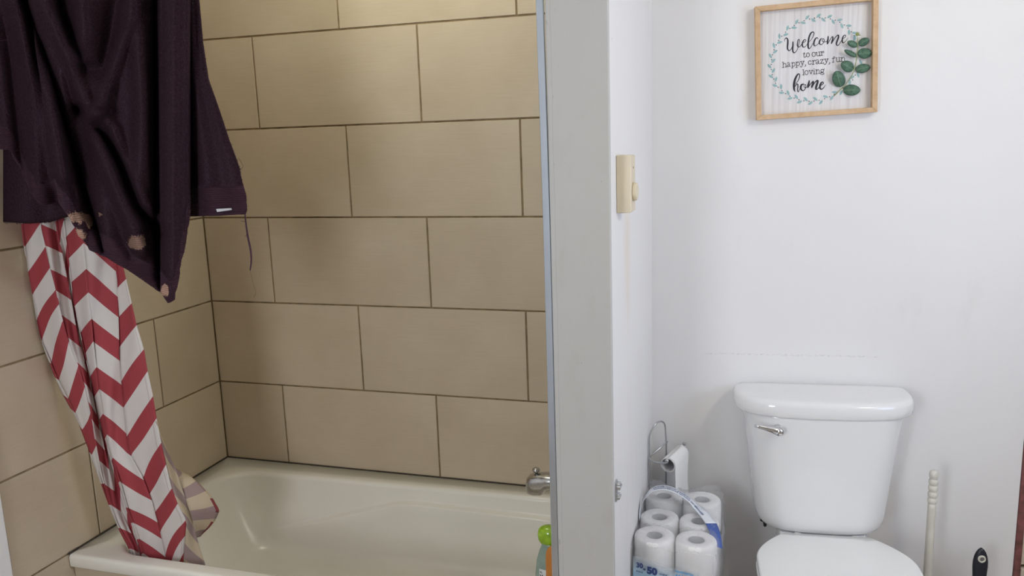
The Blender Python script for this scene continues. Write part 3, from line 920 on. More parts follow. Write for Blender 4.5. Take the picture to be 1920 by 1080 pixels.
# --- towel
def seg_dist(px, py, pts):
    best = 1e9; side = 0
    for (x0, y0), (x1, y1) in zip(pts, pts[1:]):
        dx, dy = x1 - x0, y1 - y0
        t = min(max(((px - x0) * dx + (py - y0) * dy) / (dx * dx + dy * dy), 0), 1)
        ex, ey = px - x0 - t * dx, py - y0 - t * dy
        d = sqrt(ex * ex + ey * ey)
        if d < best: best = d
    return best


RIDGES = [  # folds in the cloth: path, half width, height towards the room (m)
 ([(5, -60), (45, 60), (75, 160), (112, 330)], 20, 0.018), ([(60, -60), (46, 0), (78, 80), (110, 190), (150, 330), (195, 470)], 8, -0.022),
 ([(70, -60), (90, 20), (128, 100), (180, 250), (235, 390), (265, 470)], 13, 0.016), ([(104, -60), (118, 30), (150, 100)], 9, -0.016),
 ([(150, -60), (158, 60), (150, 100)], 14, 0.010), ([(250, -60), (243, 40), (226, 90), (205, 150), (188, 205), (165, 222)], 11, 0.015),
 ([(225, -40), (212, 60), (195, 130), (160, 130)], 20, -0.012), ([(150, 205), (190, 250), (222, 300), (262, 390), (300, 440)], 12, -0.020),
 ([(185, 215), (215, 240), (232, 300), (270, 380), (300, 410)], 9, 0.010), ([(293, -60), (293, 200), (294, 400), (297, 520)], 8, -0.014),
 ([(255, 0), (268, 200), (262, 420)], 15, 0.008), ([(125, 390), (160, 440), (230, 480)], 14, 0.008),
]


def hfold(px, py):
    return sum(a * exp(-(seg_dist(px, py, pts) / w) ** 2) for pts, w, a in RIDGES)


CK = [  # top x, bottom x, bottom y, depth
 (-70, -30, 278, 0.004), (-25, 18, 281, -0.006), (0, 46, 325, 0.010), (12, 60, 360, 0.004), (22, 78, 386, 0.000), (36, 112, 377, 0.024),
 (38, 114, 382, -0.020), (52, 130, 404, -0.034), (80, 148, 440, -0.022), (110, 170, 468, -0.008), (150, 205, 484, -0.018), (195, 250, 512, -0.006),
 (245, 290, 540, -0.002), (298, 303, 549, 0.014), (301, 305, 550, -0.014), (318, 317, 568, -0.024), (328, 326, 562, -0.026), (340, 338, 500, -0.018), (350, 350, 432, -0.008), (357, 357, 384, 0.030)]
CSUB = [4, 6, 4, 4, 7, 2, 5, 6, 7, 9, 11, 10, 12, 2, 5, 4, 5, 5, 4]
STAINS = [((143, 408), 16, 10), ((166, 417), 7, 11), ((158, 408), 10, 7), ((147, 438), 12, 11), ((257, 454), 15, 13), ((311, 545), 8, 12), ((190, 402), 4, 3)]


def add_attr(o, name, vals):
    at = o.data.attributes.new(name, 'FLOAT', 'POINT'); at.data.foreach_set('value', vals)


TY = -0.868
VT = -120.0
NVT = 120
towel = thing('bath_towel', (0.33, -0.84, 1.1), 'dark purple frayed bath towel with bleach spots hung over the curtain rod', 'towel')
m = MB(); hemv = []; stv = []
cols = []
for k, n in enumerate(CSUB):
    for i in range(n): cols.append((k, i / n))
cols.append((len(CK) - 2, 1.0))
for j in range(-3, NVT + 1):
    for k, f in cols:
        a, b = CK[k], CK[k + 1]
        tx, bx, by = (a[q] * (1 - f) + b[q] * f for q in range(3))
        s = 0.5 - 0.5 * cos(pi * f); d = a[3] * (1 - s) + b[3] * s
        v = max(j, 0) / NVT
        px, py = tx + (bx - tx) * v, VT + (by - VT) * v
        p = at_y(px, py, TY + 2.0 * d * (0.55 + 0.45 * v) - 2.5 * hfold(px, py))
        if j < 0:                      # over the rod
            q = at_y(px, py, TY); p = Vector((p.x, [0, -0.845, -0.815, -0.782][-j], ROD.z + [0, 0.012, 0.022, 0.014][-j]))
        p.x = max(p.x, 0.006)
        m.v.append(p)
        dist = (by - py)
        hemv.append(1.0 if (dist < 42 and (px < 115 or px > 30) and v > 0.5) else 0.0)
        stv.append(max([0] + [1.0 - sqrt(((px - c[0]) / rx) ** 2 + ((py - c[1]) / ry) ** 2) * 0.65 for c, rx, ry in STAINS]))
nc = len(cols)
for j in range(NVT + 3):
    for i in range(nc - 1):
        q = j * nc + i
        m.f.append([q, q + 1, q + nc + 1, q + nc]); m.m.append(0); m.sm.append(True)
o = m.build('front_drape', TOWEL, towel, solid=0.007); add_attr(o, 'hem', hemv); add_attr(o, 'stain', stv)


def side_sheet(name, left, right, bot, y0, top, fold, nu=40, nv=70, hemh=58):
    """left/right: (y, x) down each edge; bot: (u, y) of the lower edge"""
    m = MB(); hv = []
    for j in range(nv + 1):
        for i in range(nu + 1):
            u = i / nu; by = interp(bot, u); y = top + (by - top) * j / nv
            x = interp(left, y) * (1 - u) + interp(right, y) * u
            p = at_y(x, y, y0 + fold(u, j / nv)); p.x = max(p.x, 0.006)
            m.v.append(p); hv.append(1.0 if by - y < hemh else 0.0)
    for j in range(nv):
        for i in range(nu):
            q = j * (nu + 1) + i
            m.f.append([q, q + 1, q + nu + 2, q + nu + 1]); m.m.append(0); m.sm.append(True)
    o = m.build(name, TOWEL, towel, solid=0.006); add_attr(o, 'hem', hv); add_attr(o, 'stain', [0.0] * len(hv)); return o


side_sheet('side_drape', [(-120, 340), (0, 352), (405, 354)], [(-120, 366), (0, 372), (80, 379), (150, 390), (205, 410), (262, 429), (310, 447), (325, 450), (345, 455), (365, 461), (395, 463), (405, 458)],
           [(0, 406), (0.3, 405), (0.8, 403), (1, 401)], -0.836, -120, lambda u, v: 0.040 * (1 - sstep(u / 0.22)) + 0.012 - 0.022 * sin(pi * min(u * 0.8 + 0.1, 1)) * (0.4 + 0.6 * v) + 0.006 * sin(u * 11 + 1) * v)
side_sheet('back_drape', [(-60, -20), (280, 8), (418, 8)], [(-60, 110), (280, 150), (418, 150)], [(0, 416), (0.3, 419), (0.62, 416), (0.8, 408), (1, 396)], -0.826, -60,
           lambda u, v: 0.004 - 0.012 * sin(u * 7) * v, hemh=-1)
m = MB(); c0 = [at_y(u, v, -0.851) for u, v in ((405, 392), (431, 390.5), (432, 394), (407, 397.5))]
m.add(c0 + [p + Vector((0, 0.006, 0)) for p in c0], [(0, 3, 2, 1), (4, 5, 6, 7), (0, 1, 5, 4), (1, 2, 6, 5), (2, 3, 7, 6), (3, 0, 4, 7)])
m.build('care_tag', TAGM, towel)['label'] = 'white tag stub on the hem'
THREAD = plain('purple_thread', (0.05, 0.018, 0.034), 0.9, bump=0.5, bscale=400)
m = MB()
m.tube([at_y(u, v, -0.836) for u, v, _ in catmull([(459, 396, 0), (461, 418, 0), (465, 445, 0), (470, 470, 0), (471, 490, 0), (469, 507, 0)], 4)], [0.0013 + 0.0010 * sin(pi * i / 20) for i in range(21)], 6)
m.tube([at_y(u, v, -0.836) for u, v in ((469, 507), (472, 520), (477, 540), (480, 549), (476, 558))], 0.00035, 4)
m.build('hanging_thread', THREAD, towel)['label'] = 'twisted thread hanging from the hem corner'
for pts in (((452, 318), (456, 312), (452, 304), (447, 296)), ((459, 415), (455, 415), (452, 414)), ((463, 436), (461, 444), (458, 442)), ((0, 77), (8, 75), (16, 74)), ((5, 190), (12, 208), (18, 218))):
    m = MB(); m.tube([at_y(u, v, -0.842 if u > 200 else -0.905) for u, v in pts], 0.0005, 4); m.build('loose_thread', THREAD, towel)
# frayed pile standing off the cut edges
hr = random.Random(11)
m = MB()


def hairs(path, y0, n, ln, sidev):
    for _ in range(n):
        t = hr.random() * (len(path) - 1); k = int(t); f = t - k
        u = path[k][0] * (1 - f) + path[k + 1][0] * f; v = path[k][1] * (1 - f) + path[k + 1][1] * f
        a = at_y(u, v, y0 + hr.uniform(-0.003, 0.003))
        l = ln * hr.uniform(0.4, 1.3); sx, sz = sidev
        b = a + Vector((sx * l + hr.uniform(-0.6, 0.6) * l, hr.uniform(-0.5, 0.5) * l, sz * l + hr.uniform(-0.6, 0.6) * l))
        c = a.lerp(b, 0.55) + Vector((0, 0, hr.uniform(-0.3, 0.3) * l))
        m.tube([a, c, b], [0.0005, 0.0004, 0.0002], 3)


hairs([(372, 0), (379, 80), (390, 150), (410, 205), (429, 262), (447, 310), (450, 325)], -0.836, 420, 0.0032, (0.8, -0.2))
hairs([(450, 325), (455, 345), (461, 365), (463, 395)], -0.836, 40, 0.003, (0.8, -0.2))
hairs([(8, 280), (8, 418)], -0.826, 70, 0.0022, (-0.8, 0))
hairs([(8, 417), (40, 419), (90, 417), (125, 410)], -0.826, 130, 0.0026, (0, -0.9))
hairs([(18, 281), (46, 325), (60, 360), (78, 386)], -0.872, 60, 0.0030, (-0.8, -0.3))
hairs([(303, 0), (304, 200), (305, 400), (306, 540)], -0.900, 260, 0.0032, (-0.8, 0.1))
hairs([(352, 430), (345, 470), (338, 500), (327, 560)], -0.872, 70, 0.0026, (0.8, -0.2))
o = m.build('frayed_pile', THREAD, towel); o['kind'] = 'stuff'

# ------------------------------------------------------------------ partition fittings
th = thing('thermostat', (PX1, -0.655, 1.40), 'yellowed plastic wall thermostat with round dial on the partition', 'thermostat')
TYA, TYB, TZA, TZB, TD = -0.6975, -0.638, 1.337, 1.463, 0.0330
m = MB()
rings = []
for d, ins in ((0.0004, 0.0), (TD - 0.003, 0.0008), (TD - 0.001, 0.0014), (TD, 0.003)):
    rings.append([(PX1 + d, y, z) for y, z in ((TYA + ins * 1.2, TZA + ins), (TYB - ins, TZA + ins), (TYB - ins, TZB - ins), (TYA + ins * 1.2, TZB - ins))])
m.loft(rings, 0, True, True, True, False)
m.build('housing', CREAMP, th, bevel=0.002)
dz = at_x(1189, 360, PX1 + TD + 0.004).z
m = MB(); m.lathe([(0.0205, 0), (0.0205, 0.003), (0.0195, 0.0075), (0.0188, 0.009), (0.016, 0.0097)], (PX1 + TD, -0.6685, dz), 36, 0, (1, 0, 0)); m.build('dial', CREAMP, th)
m = MB(); m.lathe([(0.002, 0), (0.002, 0.0008)], (PX1 + TD, -0.668, 1.435), 12, 0, (1, 0, 0)); m.build('screw', GROUT, th)

lt = thing('latch_keeper', (PX1, -0.735, 0.71), 'grey metal latch keeper screwed to the partition edge near the toilet', 'latch')
m = MB()
ly, lz0, lz1 = -0.742, 0.681, 0.735
rings = []
for d in (0.0, 0.0028):
    pts = []
    for k in range(24):
        a = 2 * pi * k / 24
        pts.append((PX1 + 0.0004 + d, ly + 0.011 * cos(a), (lz0 + lz1) / 2 + (0.016 if sin(a) > 0 else -0.016) + 0.011 * sin(a)))
    rings.append(pts)
m.loft(rings, 0, True, True, True, False)
m.build('plate', STEEL, lt, bevel=0.0006)
for z0, z1, dd in ((0.712, 0.727, 0.0115), (0.688, 0.701, 0.010)):
    m = MB(); m.box((PX1 + 0.003, ly - 0.008, z0), (PX1 + dd, ly + 0.008, z1)); m.box((PX1 + 0.003, ly - 0.009, (z0 + z1) / 2 - 0.002), (PX1 + dd + 0.002, ly + 0.009, (z0 + z1) / 2 + 0.002)); m.build('lug', STEEL, lt, bevel=0.0008)

# ------------------------------------------------------------------ welcome sign
SC_, SZ_ = 0.4310, 1.6850
SR = radians(2.0)


def sg(x, y, off):                     # sign frame: x right, y up from its centre, off from the wall
    return wl(SC_ + x * cos(SR) - y * sin(SR), -off, SZ_ + x * sin(SR) + y * cos(SR))


sign = thing('welcome_sign', wl(SC_, -0.012, SZ_ - 0.15), 'square oak framed welcome sign with green leaf sprig on the white wall', 'wall sign')
HW, HH, FW, F0, F1 = 0.1535, 0.1485, 0.0130, 0.001, 0.030
O_ = [(-HW, -HH), (HW, -HH), (HW, HH), (-HW, HH)]; I_ = [(-HW + FW, -HH + FW), (HW - FW, -HH + FW), (HW - FW, HH - FW), (-HW + FW, HH - FW)]
for k in range(4):
    j = (k + 1) % 4
    q = [O_[k], O_[j], I_[j], I_[k]]
    m = MB(); m.add([sg(*p, F1) for p in q] + [sg(*p, F0) for p in q], [(0, 1, 2, 3), (7, 6, 5, 4), (0, 4, 5, 1), (1, 5, 6, 2), (2, 6, 7, 3), (3, 7, 4, 0)])
    m.build('frame_rail', OAK, sign, bevel=0.0012)
m = MB(); q = [(-HW + FW - 0.003, -HH + FW - 0.003), (HW - FW + 0.003, -HH + FW - 0.003), (HW - FW + 0.003, HH - FW + 0.003), (-HW + FW - 0.003, HH - FW + 0.003)]
m.add([sg(*p, 0.008) for p in q] + [sg(*p, 0.003) for p in q], [(0, 1, 2, 3), (7, 6, 5, 4), (0, 4, 5, 1), (1, 5, 6, 2), (2, 6, 7, 3), (3, 7, 4, 0)])
panel = m.build('panel', BOARD, sign)


def zoomframe(x0, y0, s):
    return lambda x, y: (x0 + x / s, y0 + y / s)


ZA = zoomframe(1465, 55, 21.6); ZB = zoomframe(1525, 55, 21.6); ZC = zoomframe(1480, 135, 24.0)
ZD = zoomframe(1460, 90, 19.643); ZE = zoomframe(1520, 90, 19.643)
ZF = zoomframe(1430, 20, 10.8); ZG = zoomframe(1430, 100, 10.8); ZH = zoomframe(1500, 15, 16.0); ZI = zoomframe(1540, 105, 10.8); ZJ = zoomframe(1555, 50, 15.42)


def ribbon(m, pts, zf, s, k=6, off=0.0085):
    """a printed pen stroke of varying width, laid flat on the panel"""
    c = catmull(pts, k) if len(pts) > 2 else [tuple(pts[0]), tuple(pts[1])]
    L = []; Rr = []
    for i, (x, y, w) in enumerate(c):
        a = c[max(i - 1, 0)]; b = c[min(i + 1, len(c) - 1)]
        tx, ty = b[0] - a[0], b[1] - a[1]; n = max(sqrt(tx * tx + ty * ty), 1e-6)
        nx, ny = -ty / n * max(w, 6) / 2, tx / n * max(w, 6) / 2
        L.append(at_w(*zf(x + nx, y + ny), off)); Rr.append(at_w(*zf(x - nx, y - ny), off))
    n = len(c)
    m.add(L + Rr, [(i, i + 1, n + i + 1, n + i) for i in range(n - 1)])
    for x, y, w in (c[0], c[-1]): disc(m, x, y, max(w, 6) / 2, max(w, 6) / 2, zf, off)


def disc(m, x, y, rx, ry, zf, off=0.0085, n=12, rot=0.0):
    ps = []
    for k in range(n):
        a = 2 * pi * k / n; ax, ay = rx * cos(a), ry * sin(a)
        ps.append(at_w(*zf(x + ax * cos(rot) - ay * sin(rot), y + ax * sin(rot) + ay * cos(rot)), off))
    m.add(ps, [list(range(n))[::-1]])


def ring(m, x, y, rx, ry, w, zf):
    ribbon(m, [(x + rx * cos(2 * pi * k / 20), y + ry * sin(2 * pi * k / 20), w) for k in range(21)], zf, 1, 2)


m = MB()
for s in ([(135, 490, 12), (138, 410, 25), (205, 345, 40), (258, 420, 60), (262, 560, 68), (250, 700, 62), (258, 800, 58), (308, 862, 42), (370, 830, 28), (420, 760, 26), (445, 690, 25)],
          [(470, 512, 45), (468, 650, 60), (458, 780, 62), (468, 890, 58), (512, 948, 44), (580, 915, 28), (640, 825, 24), (672, 730, 22), (712, 600, 20), (742, 470, 24), (715, 408, 30), (680, 440, 36), (655, 560, 40), (650, 650, 45), (690, 715, 36), (760, 690, 26), (830, 595, 22)],
          [(840, 555, 20), (920, 525, 22), (985, 475, 25), (985, 420, 25), (925, 425, 36), (872, 510, 55), (848, 620, 60), (872, 705, 48), (925, 720, 28), (990, 680, 20), (1050, 592, 20)],
          [(1050, 590, 18), (1130, 500, 18), (1230, 390, 22), (1308, 240, 30), (1322, 140, 36), (1272, 105, 38), (1190, 165, 58), (1125, 320, 65), (1090, 520, 66), (1084, 680, 66), (1102, 765, 55), (1150, 772, 36), (1220, 680, 24), (1272, 572, 20)]):
    ribbon(m, s, ZA, 1)
for s in ([(185, 390, 24), (165, 340, 30), (105, 360, 45), (48, 450, 60), (22, 560, 62), (35, 655, 50), (90, 668, 28), (160, 618, 20), (222, 562, 20)],
          [(345, 362, 22), (295, 400, 45), (250, 500, 60), (254, 585, 48), (310, 618, 30), (380, 580, 25), (430, 490, 24), (438, 420, 26), (400, 378, 26), (362, 415, 26), (368, 480, 26), (420, 505, 26), (480, 505, 24), (552, 482, 22)],
          [(602, 292, 48), (592, 400, 60), (574, 500, 60), (566, 588, 48)], [(575, 590, 24), (620, 520, 26), (680, 415, 28), (740, 325, 32), (785, 302, 44), (788, 380, 56), (760, 480, 58), (735, 570, 46)],
          [(742, 570, 24), (790, 490, 28), (860, 370, 30), (950, 262, 36), (1012, 238, 54), (1015, 330, 66), (965, 470, 66), (934, 580, 60), (962, 648, 46), (1020, 638, 32), (1080, 550, 25), (1130, 470, 22), (1175, 405, 20)],
          [(1175, 375, 18), (1262, 340, 22), (1310, 275, 28), (1288, 232, 28), (1232, 255, 36), (1184, 350, 56), (1168, 460, 60), (1192, 538, 50), (1250, 532, 28), (1320, 460, 20), (1400, 345, 12)]):
    ribbon(m, s, ZB, 1)
m.build('script_lettering', INK, sign)['label'] = 'charcoal script word Welcome'
m = MB()
for s in ([(285, 515, 25), (340, 470, 28), (420, 340, 36), (464, 180, 42), (450, 98, 42), (398, 90, 52), (322, 190, 80), (252, 350, 95), (216, 520, 102), (208, 680, 95), (226, 810, 72), (258, 885, 26)],
          [(265, 650, 28), (320, 555, 40), (374, 550, 50), (388, 640, 52), (374, 780, 46), (384, 880, 42), (412, 888, 30), (450, 820, 25), (482, 740, 25)],
          [(640, 548, 50), (560, 572, 75), (514, 670, 92), (532, 780, 76), (610, 842, 46), (690, 790, 36), (736, 690, 30), (738, 592, 32), (702, 560, 30), (662, 610, 26), (672, 680, 28), (732, 712, 32), (805, 670, 24)],
          [(895, 398, 60), (872, 520, 86), (838, 635, 86), (838, 705, 36)], [(850, 690, 30), (905, 610, 38), (990, 500, 42), (1075, 425, 62), (1062, 520, 80), (1015, 650, 76), (1010, 712, 36)],
          [(1025, 690, 30), (1070, 600, 38), (1160, 460, 46), (1262, 385, 74), (1280, 440, 88), (1240, 560, 96), (1204, 680, 96), (1198, 772, 72), (1260, 768, 40), (1340, 690, 34)],
          [(1415, 605, 28), (1508, 545, 40), (1528, 470, 42), (1480, 450, 46), (1420, 515, 80), (1378, 630, 86), (1384, 738, 76), (1440, 776, 55), (1530, 725, 36), (1632, 578, 16)]):
    ribbon(m, s, ZC, 1)
m.build('script_lettering', INK, sign)['label'] = 'charcoal script word home'
m = MB()
TW_ = 24


def st(zf, *ss):
    for s in ss: ribbon(m, [(x, y, TW_) for x, y in s], zf, 1, 4)


st(ZD, [(938, 170), (930, 300), (950, 345), (985, 335), (1010, 300)], [(900, 215), (972, 203)])
ring(m, 1077, 255, 55, 76, TW_, ZD); ring(m, 1290, 235, 62, 78, TW_, ZD)
st(ZE, [(180, 167), (228, 160)], [(226, 162), (226, 255), (262, 292), (328, 262)], [(292, 150), (332, 144)], [(330, 146), (330, 290)], [(330, 290), (356, 285)],
   [(360, 142), (412, 134)], [(405, 136), (405, 270)], [(372, 274), (440, 266)], [(408, 195), (440, 138), (480, 130), (476, 178)])
m.build('type_lettering', INK2, sign)['label'] = 'grey typewriter words to our'
m = MB()
st(ZD, [(166, 520), (166, 720)], [(132, 526), (166, 518)], [(136, 722), (200, 714)], [(170, 605), (220, 562), (264, 595), (266, 700)], [(240, 706), (300, 696)],
   [(316, 565), (350, 537), (392, 560), (400, 655), (432, 680)], [(396, 602), (332, 632), (312, 670), (342, 690), (398, 655)],
   [(470, 546), (508, 536)], [(505, 538), (500, 732)], [(470, 736), (532, 728)], [(508, 580), (558, 528), (605, 580), (592, 650), (545, 675), (504, 648)],
   [(630, 526), (668, 516)], [(665, 518), (660, 714)], [(626, 720), (690, 711)], [(668, 555), (718, 508), (766, 560), (754, 630), (706, 654), (664, 630)],
   [(790, 501), (850, 492)], [(820, 498), (872, 612)], [(888, 490), (946, 482)], [(918, 488), (852, 688), (812, 696), (796, 672)], [(986, 612), (1000, 642), (970, 682)],
   [(1196, 505), (1160, 466), (1102, 500), (1096, 570), (1142, 605), (1206, 570)], [(1226, 470), (1275, 461)], [(1270, 464), (1270, 600)], [(1234, 603), (1302, 596)], [(1274, 520), (1310, 457), (1350, 460), (1346, 492)])
st(ZE, [(200, 465), (240, 432), (286, 455), (296, 558), (328, 580)], [(292, 502), (216, 527), (196, 560), (232, 585), (292, 548)],
   [(360, 432), (465, 416)], [(465, 416), (360, 572)], [(360, 572), (472, 560)], [(362, 430), (362, 455)], [(472, 560), (472, 536)],
   [(494, 411), (560, 401)], [(526, 406), (577, 522)], [(600, 401), (656, 394)], [(632, 398), (556, 590), (508, 602), (494, 580)], [(690, 532), (706, 562), (670, 602)],
   [(896, 352), (870, 326), (836, 352), (830, 525)], [(788, 387), (880, 375)], [(788, 527), (862, 519)],
   [(930, 366), (966, 360)], [(956, 364), (956, 478), (992, 510), (1056, 484)], [(1028, 350), (1062, 345)], [(1060, 346), (1060, 500)], [(1060, 501), (1092, 495)],
   [(1100, 355), (1145, 346)], [(1140, 348), (1140, 492)], [(1110, 496), (1180, 487)], [(1144, 410), (1195, 342), (1244, 380), (1250, 480)])
m.build('type_lettering', INK2, sign)['label'] = 'grey typewriter words happy, crazy, fun'
m = MB()
st(ZD, [(875, 801), (910, 795)], [(910, 795), (915, 992)], [(880, 999), (942, 991)])
ring(m, 1025, 905, 60, 78, TW_, ZD)
st(ZD, [(1104, 831), (1166, 822)], [(1132, 828), (1190, 956)], [(1208, 821), (1256, 815)], [(1240, 818), (1190, 958)])
st(ZE, [(104, 841), (132, 835)], [(130, 836), (130, 956)], [(100, 961), (156, 954)], [(184, 801), (214, 795)], [(212, 798), (216, 950)], [(186, 956), (250, 948)], [(216, 860), (260, 797), (310, 822), (316, 936)], [(288, 942), (336, 934)],
   [(468, 802), (505, 768)], [(392, 888), (372, 905), (400, 918)])
disc(m, 126, 776, 18, 18, ZE); ring(m, 425, 838, 52, 52, TW_, ZE); ring(m, 425, 942, 62, 36, TW_, ZE)
m.build('type_lettering', INK2, sign)['label'] = 'grey typewriter word loving'
m = MB()


def vesica(m, x, y, ang, ln, wd, zf):
    ps = []
    a = radians(ang)
    for k in range(9): t = k / 8; ps.append((-ln / 2 + ln * t, -wd / 2 * sin(pi * t) ** 0.85))
    for k in range(7, 0, -1): t = k / 8; ps.append((-ln / 2 + ln * t, wd / 2 * sin(pi * t) ** 0.85))
    pts = [at_w(*zf(x + p * cos(a) - q * sin(a), y + p * sin(a) + q * cos(a)), 0.0084) for p, q in ps]
    m.add(pts, [list(range(len(pts)))[::-1]])


for zf, ln, wd, lst in ((ZF, 122, 52, [(905, 135, -50), (815, 245, 10), (690, 225, -60), (635, 345, 0), (502, 352, -72), (468, 485, -18), (340, 518, 88), (343, 643, -20), (227, 705, 75), (252, 830, -38), (155, 915, 58), (216, 1015, -46)]),
                        (ZG, 122, 52, [(136, 262, 48), (217, 350, -60), (165, 468, 32), (267, 527, -72), (248, 652, 20), (373, 675, 90), (383, 798, 0), (514, 800, 70), (553, 913, -15), (680, 880, 55), (745, 985, -22), (872, 930, 46), (967, 1007, -38), (1063, 922, 36), (1180, 990, -48)]),
                        (ZH, 182, 80, [(400, 365, 35), (560, 230, -40), (700, 350, 42), (890, 255, -28), (995, 412, 60), (1192, 358, -14), (1255, 535, 68), (1463, 532, 0), (1472, 725, 92), (1640, 750, 10), (1640, 900, 100)]),
                        (ZI, 118, 50, [(265, 732, 0), (85, 822, 16), (210, 848, -55), (402, 742, 118), (745, 385, 72), (625, 432, -36), (575, 532, 90), (800, 125, 60)])):
    for x, y, a in lst: vesica(m, x, y, a, ln, wd, zf)
m.build('leaf_wreath_print', AQUA, sign)['label'] = 'printed ring of small aqua leaves'
m = MB()
for zf, r, lst in ((ZF, 12, [(948, 170), (838, 203), (735, 247), (638, 300), (551, 361), (464, 435), (389, 518), (324, 604), (273, 692), (230, 790), (199, 894), (180, 992), (1048, 150)]),
                   (ZG, 12, [(173, 226), (174, 330), (194, 431), (223, 520), (260, 606), (313, 689), (390, 753), (464, 815), (550, 867), (638, 908), (732, 938), (833, 962), (938, 970), (1040, 965), (1143, 950)]),
                   (ZH, 18, [(285, 332), (435, 303), (593, 290), (757, 298), (915, 328), (1057, 368), (1195, 431), (1327, 511), (1442, 607), (1542, 713), (1625, 830)]),
                   (ZI, 12, [(262, 777), (168, 826), (65, 868), (440, 647), (635, 485), (688, 386), (777, 83)])):
    for x, y in lst: disc(m, x, y, r, r, zf, 0.0084, 8)
m.build('berry_print', INK2, sign)
# sprig of artificial leaves
stem_pts = [ZI(250, 812), ZI(330, 740), ZI(400, 665), ZI(480, 590), ZI(560, 480), ZI(620, 390), ZI(655, 295), ZI(690, 170), ZI(712, 50), ZJ(790, 820), ZJ(808, 690), ZJ(820, 560), ZJ(818, 430), ZJ(812, 300)]
offs = [0.0095, 0.011, 0.013, 0.014, 0.014, 0.014, 0.015, 0.016, 0.017, 0.018, 0.019, 0.019, 0.020, 0.021]
m = MB(); m.tube([at_w(*p, o) for p, o in zip(stem_pts, offs)], [0.0012] * 12 + [0.001, 0.0008], 8)
sprig = m.build('sprig', STEMM, sign)
sprig['label'] = 'green leafy sprig stuck on the right side'
for zf, bx, by, tx, ty, wd, o0, o1 in ((ZI, 400, 625, 300, 300, 262, 0.014, 0.026), (ZI, 440, 690, 792, 690, 225, 0.014, 0.024), (ZI, 648, 275, 402, 140, 225, 0.015, 0.026), (ZI, 690, 285, 988, 215, 180, 0.015, 0.021),
                                       (ZJ, 790, 870, 430, 675, 150, 0.019, 0.028), (ZJ, 815, 790, 1228, 750, 305, 0.018, 0.024), (ZJ, 812, 560, 520, 440, 195, 0.019, 0.027), (ZJ, 848, 530, 1145, 350, 225, 0.019, 0.024)):
    ln = sqrt((tx - bx) ** 2 + (ty - by) ** 2); ca, sa = (tx - bx) / ln, (ty - by) / ln
    def lf(u, v, zf=zf, bx=bx, by=by, ln=ln, ca=ca, sa=sa, wd=wd, o0=o0, o1=o1):
        q = (v - 0.5) * 2
        h = wd / 2 * (max(sin(pi * min(u ** 0.90, 1)), 0) ** 0.52)
        p = u * ln; w = q * h
        x = bx + p * ca - w * sa; y = by + p * sa + w * ca
        return at_w(*zf(x, y), o0 + (o1 - o0) * sin(u * pi * 0.62) - 0.004 * q * q)
    m = MB(); m.grid(lf, 16, 10, 0, True, lambda u, v: (u, (v - 0.5) * 2)); m.build('leaf', LEAFM, sprig, solid=0.0006)
m = MB(); c = at_w(*ZJ(808, 228), 0.022); m.sphere(c, 0.0042, 12)
for ang, ln in ((100, 0.0085), (60, 0.0075), (140, 0.0065), (-20, 0.0095), (20, 0.0055), (200, 0.006)):
    a = radians(ang); e = c + EX * (ln * cos(a)) + EZ * (ln * sin(a)) - EY * 0.002
    m.tube([c, c.lerp(e, 0.6), e], [0.0022, 0.0014, 0.0003], 6)
m.build('bud', BUDM, sprig)

# ------------------------------------------------------------------ toilet (built square to the white wall)
TXC = 0.4675


def tl(x, y, z): return wl(TXC + x, y, z)


toilet = thing('toilet', tl(0, -0.30, 0), 'white two-piece toilet against the white wall under the welcome sign', 'toilet')


def dsec(a, yc, db, df, n, z, nb=7.0, k=64, crown=None):
    out = []
    for i in range(k):
        t = 2 * pi * i / k
        c, s = cos(t), sin(t)
        e = n if s < 0 else nb
        x = a * (abs(c) ** (2 / e)) * (1 if c > 0 else -1)
        y = yc + (df if s < 0 else db) * (abs(s) ** (2 / e)) * (1 if s > 0 else -1)
        out.append(tl(x, y, z))
    return out


m = MB()
R = []
for z, a, df in ((0.4035, 0.118, 0.080), (0.4042, 0.138, 0.103), (0.407, 0.152, 0.117), (0.4135, 0.163, 0.124), (0.425, 0.1705, 0.128), (0.445, 0.1755, 0.1295), (0.480, 0.179, 0.130), (0.56, 0.188, 0.1305), (0.65, 0.199, 0.131), (0.735, 0.2105, 0.1315), (0.746, 0.2115, 0.1315)):
    R.append(dsec(a, -0.060, 0.046, df, 3.3, z))
m.loft(R); m.build('tank', PORC, toilet)
m = MB()
R = []
for z, a, df, db in ((0.7425, 0.216, 0.120, 0.044), (0.7405, 0.226, 0.130, 0.047), (0.7415, 0.2315, 0.1345, 0.048), (0.7455, 0.2345, 0.137, 0.048), (0.760, 0.2358, 0.1375, 0.048), (0.772, 0.2350, 0.1365, 0.048), (0.778, 0.2330, 0.1345, 0.0475), (0.783, 0.2290, 0.1305, 0.046), (0.7855, 0.2230, 0.1245, 0.044), (0.7868, 0.214, 0.116, 0.041), (0.7875, 0.190, 0.098, 0.035), (0.788, 0.12, 0.06, 0.02)):
    R.append(dsec(a, -0.060, db, df, 3.0, z))
m.loft(R); m.build('tank_lid', PORC, toilet)
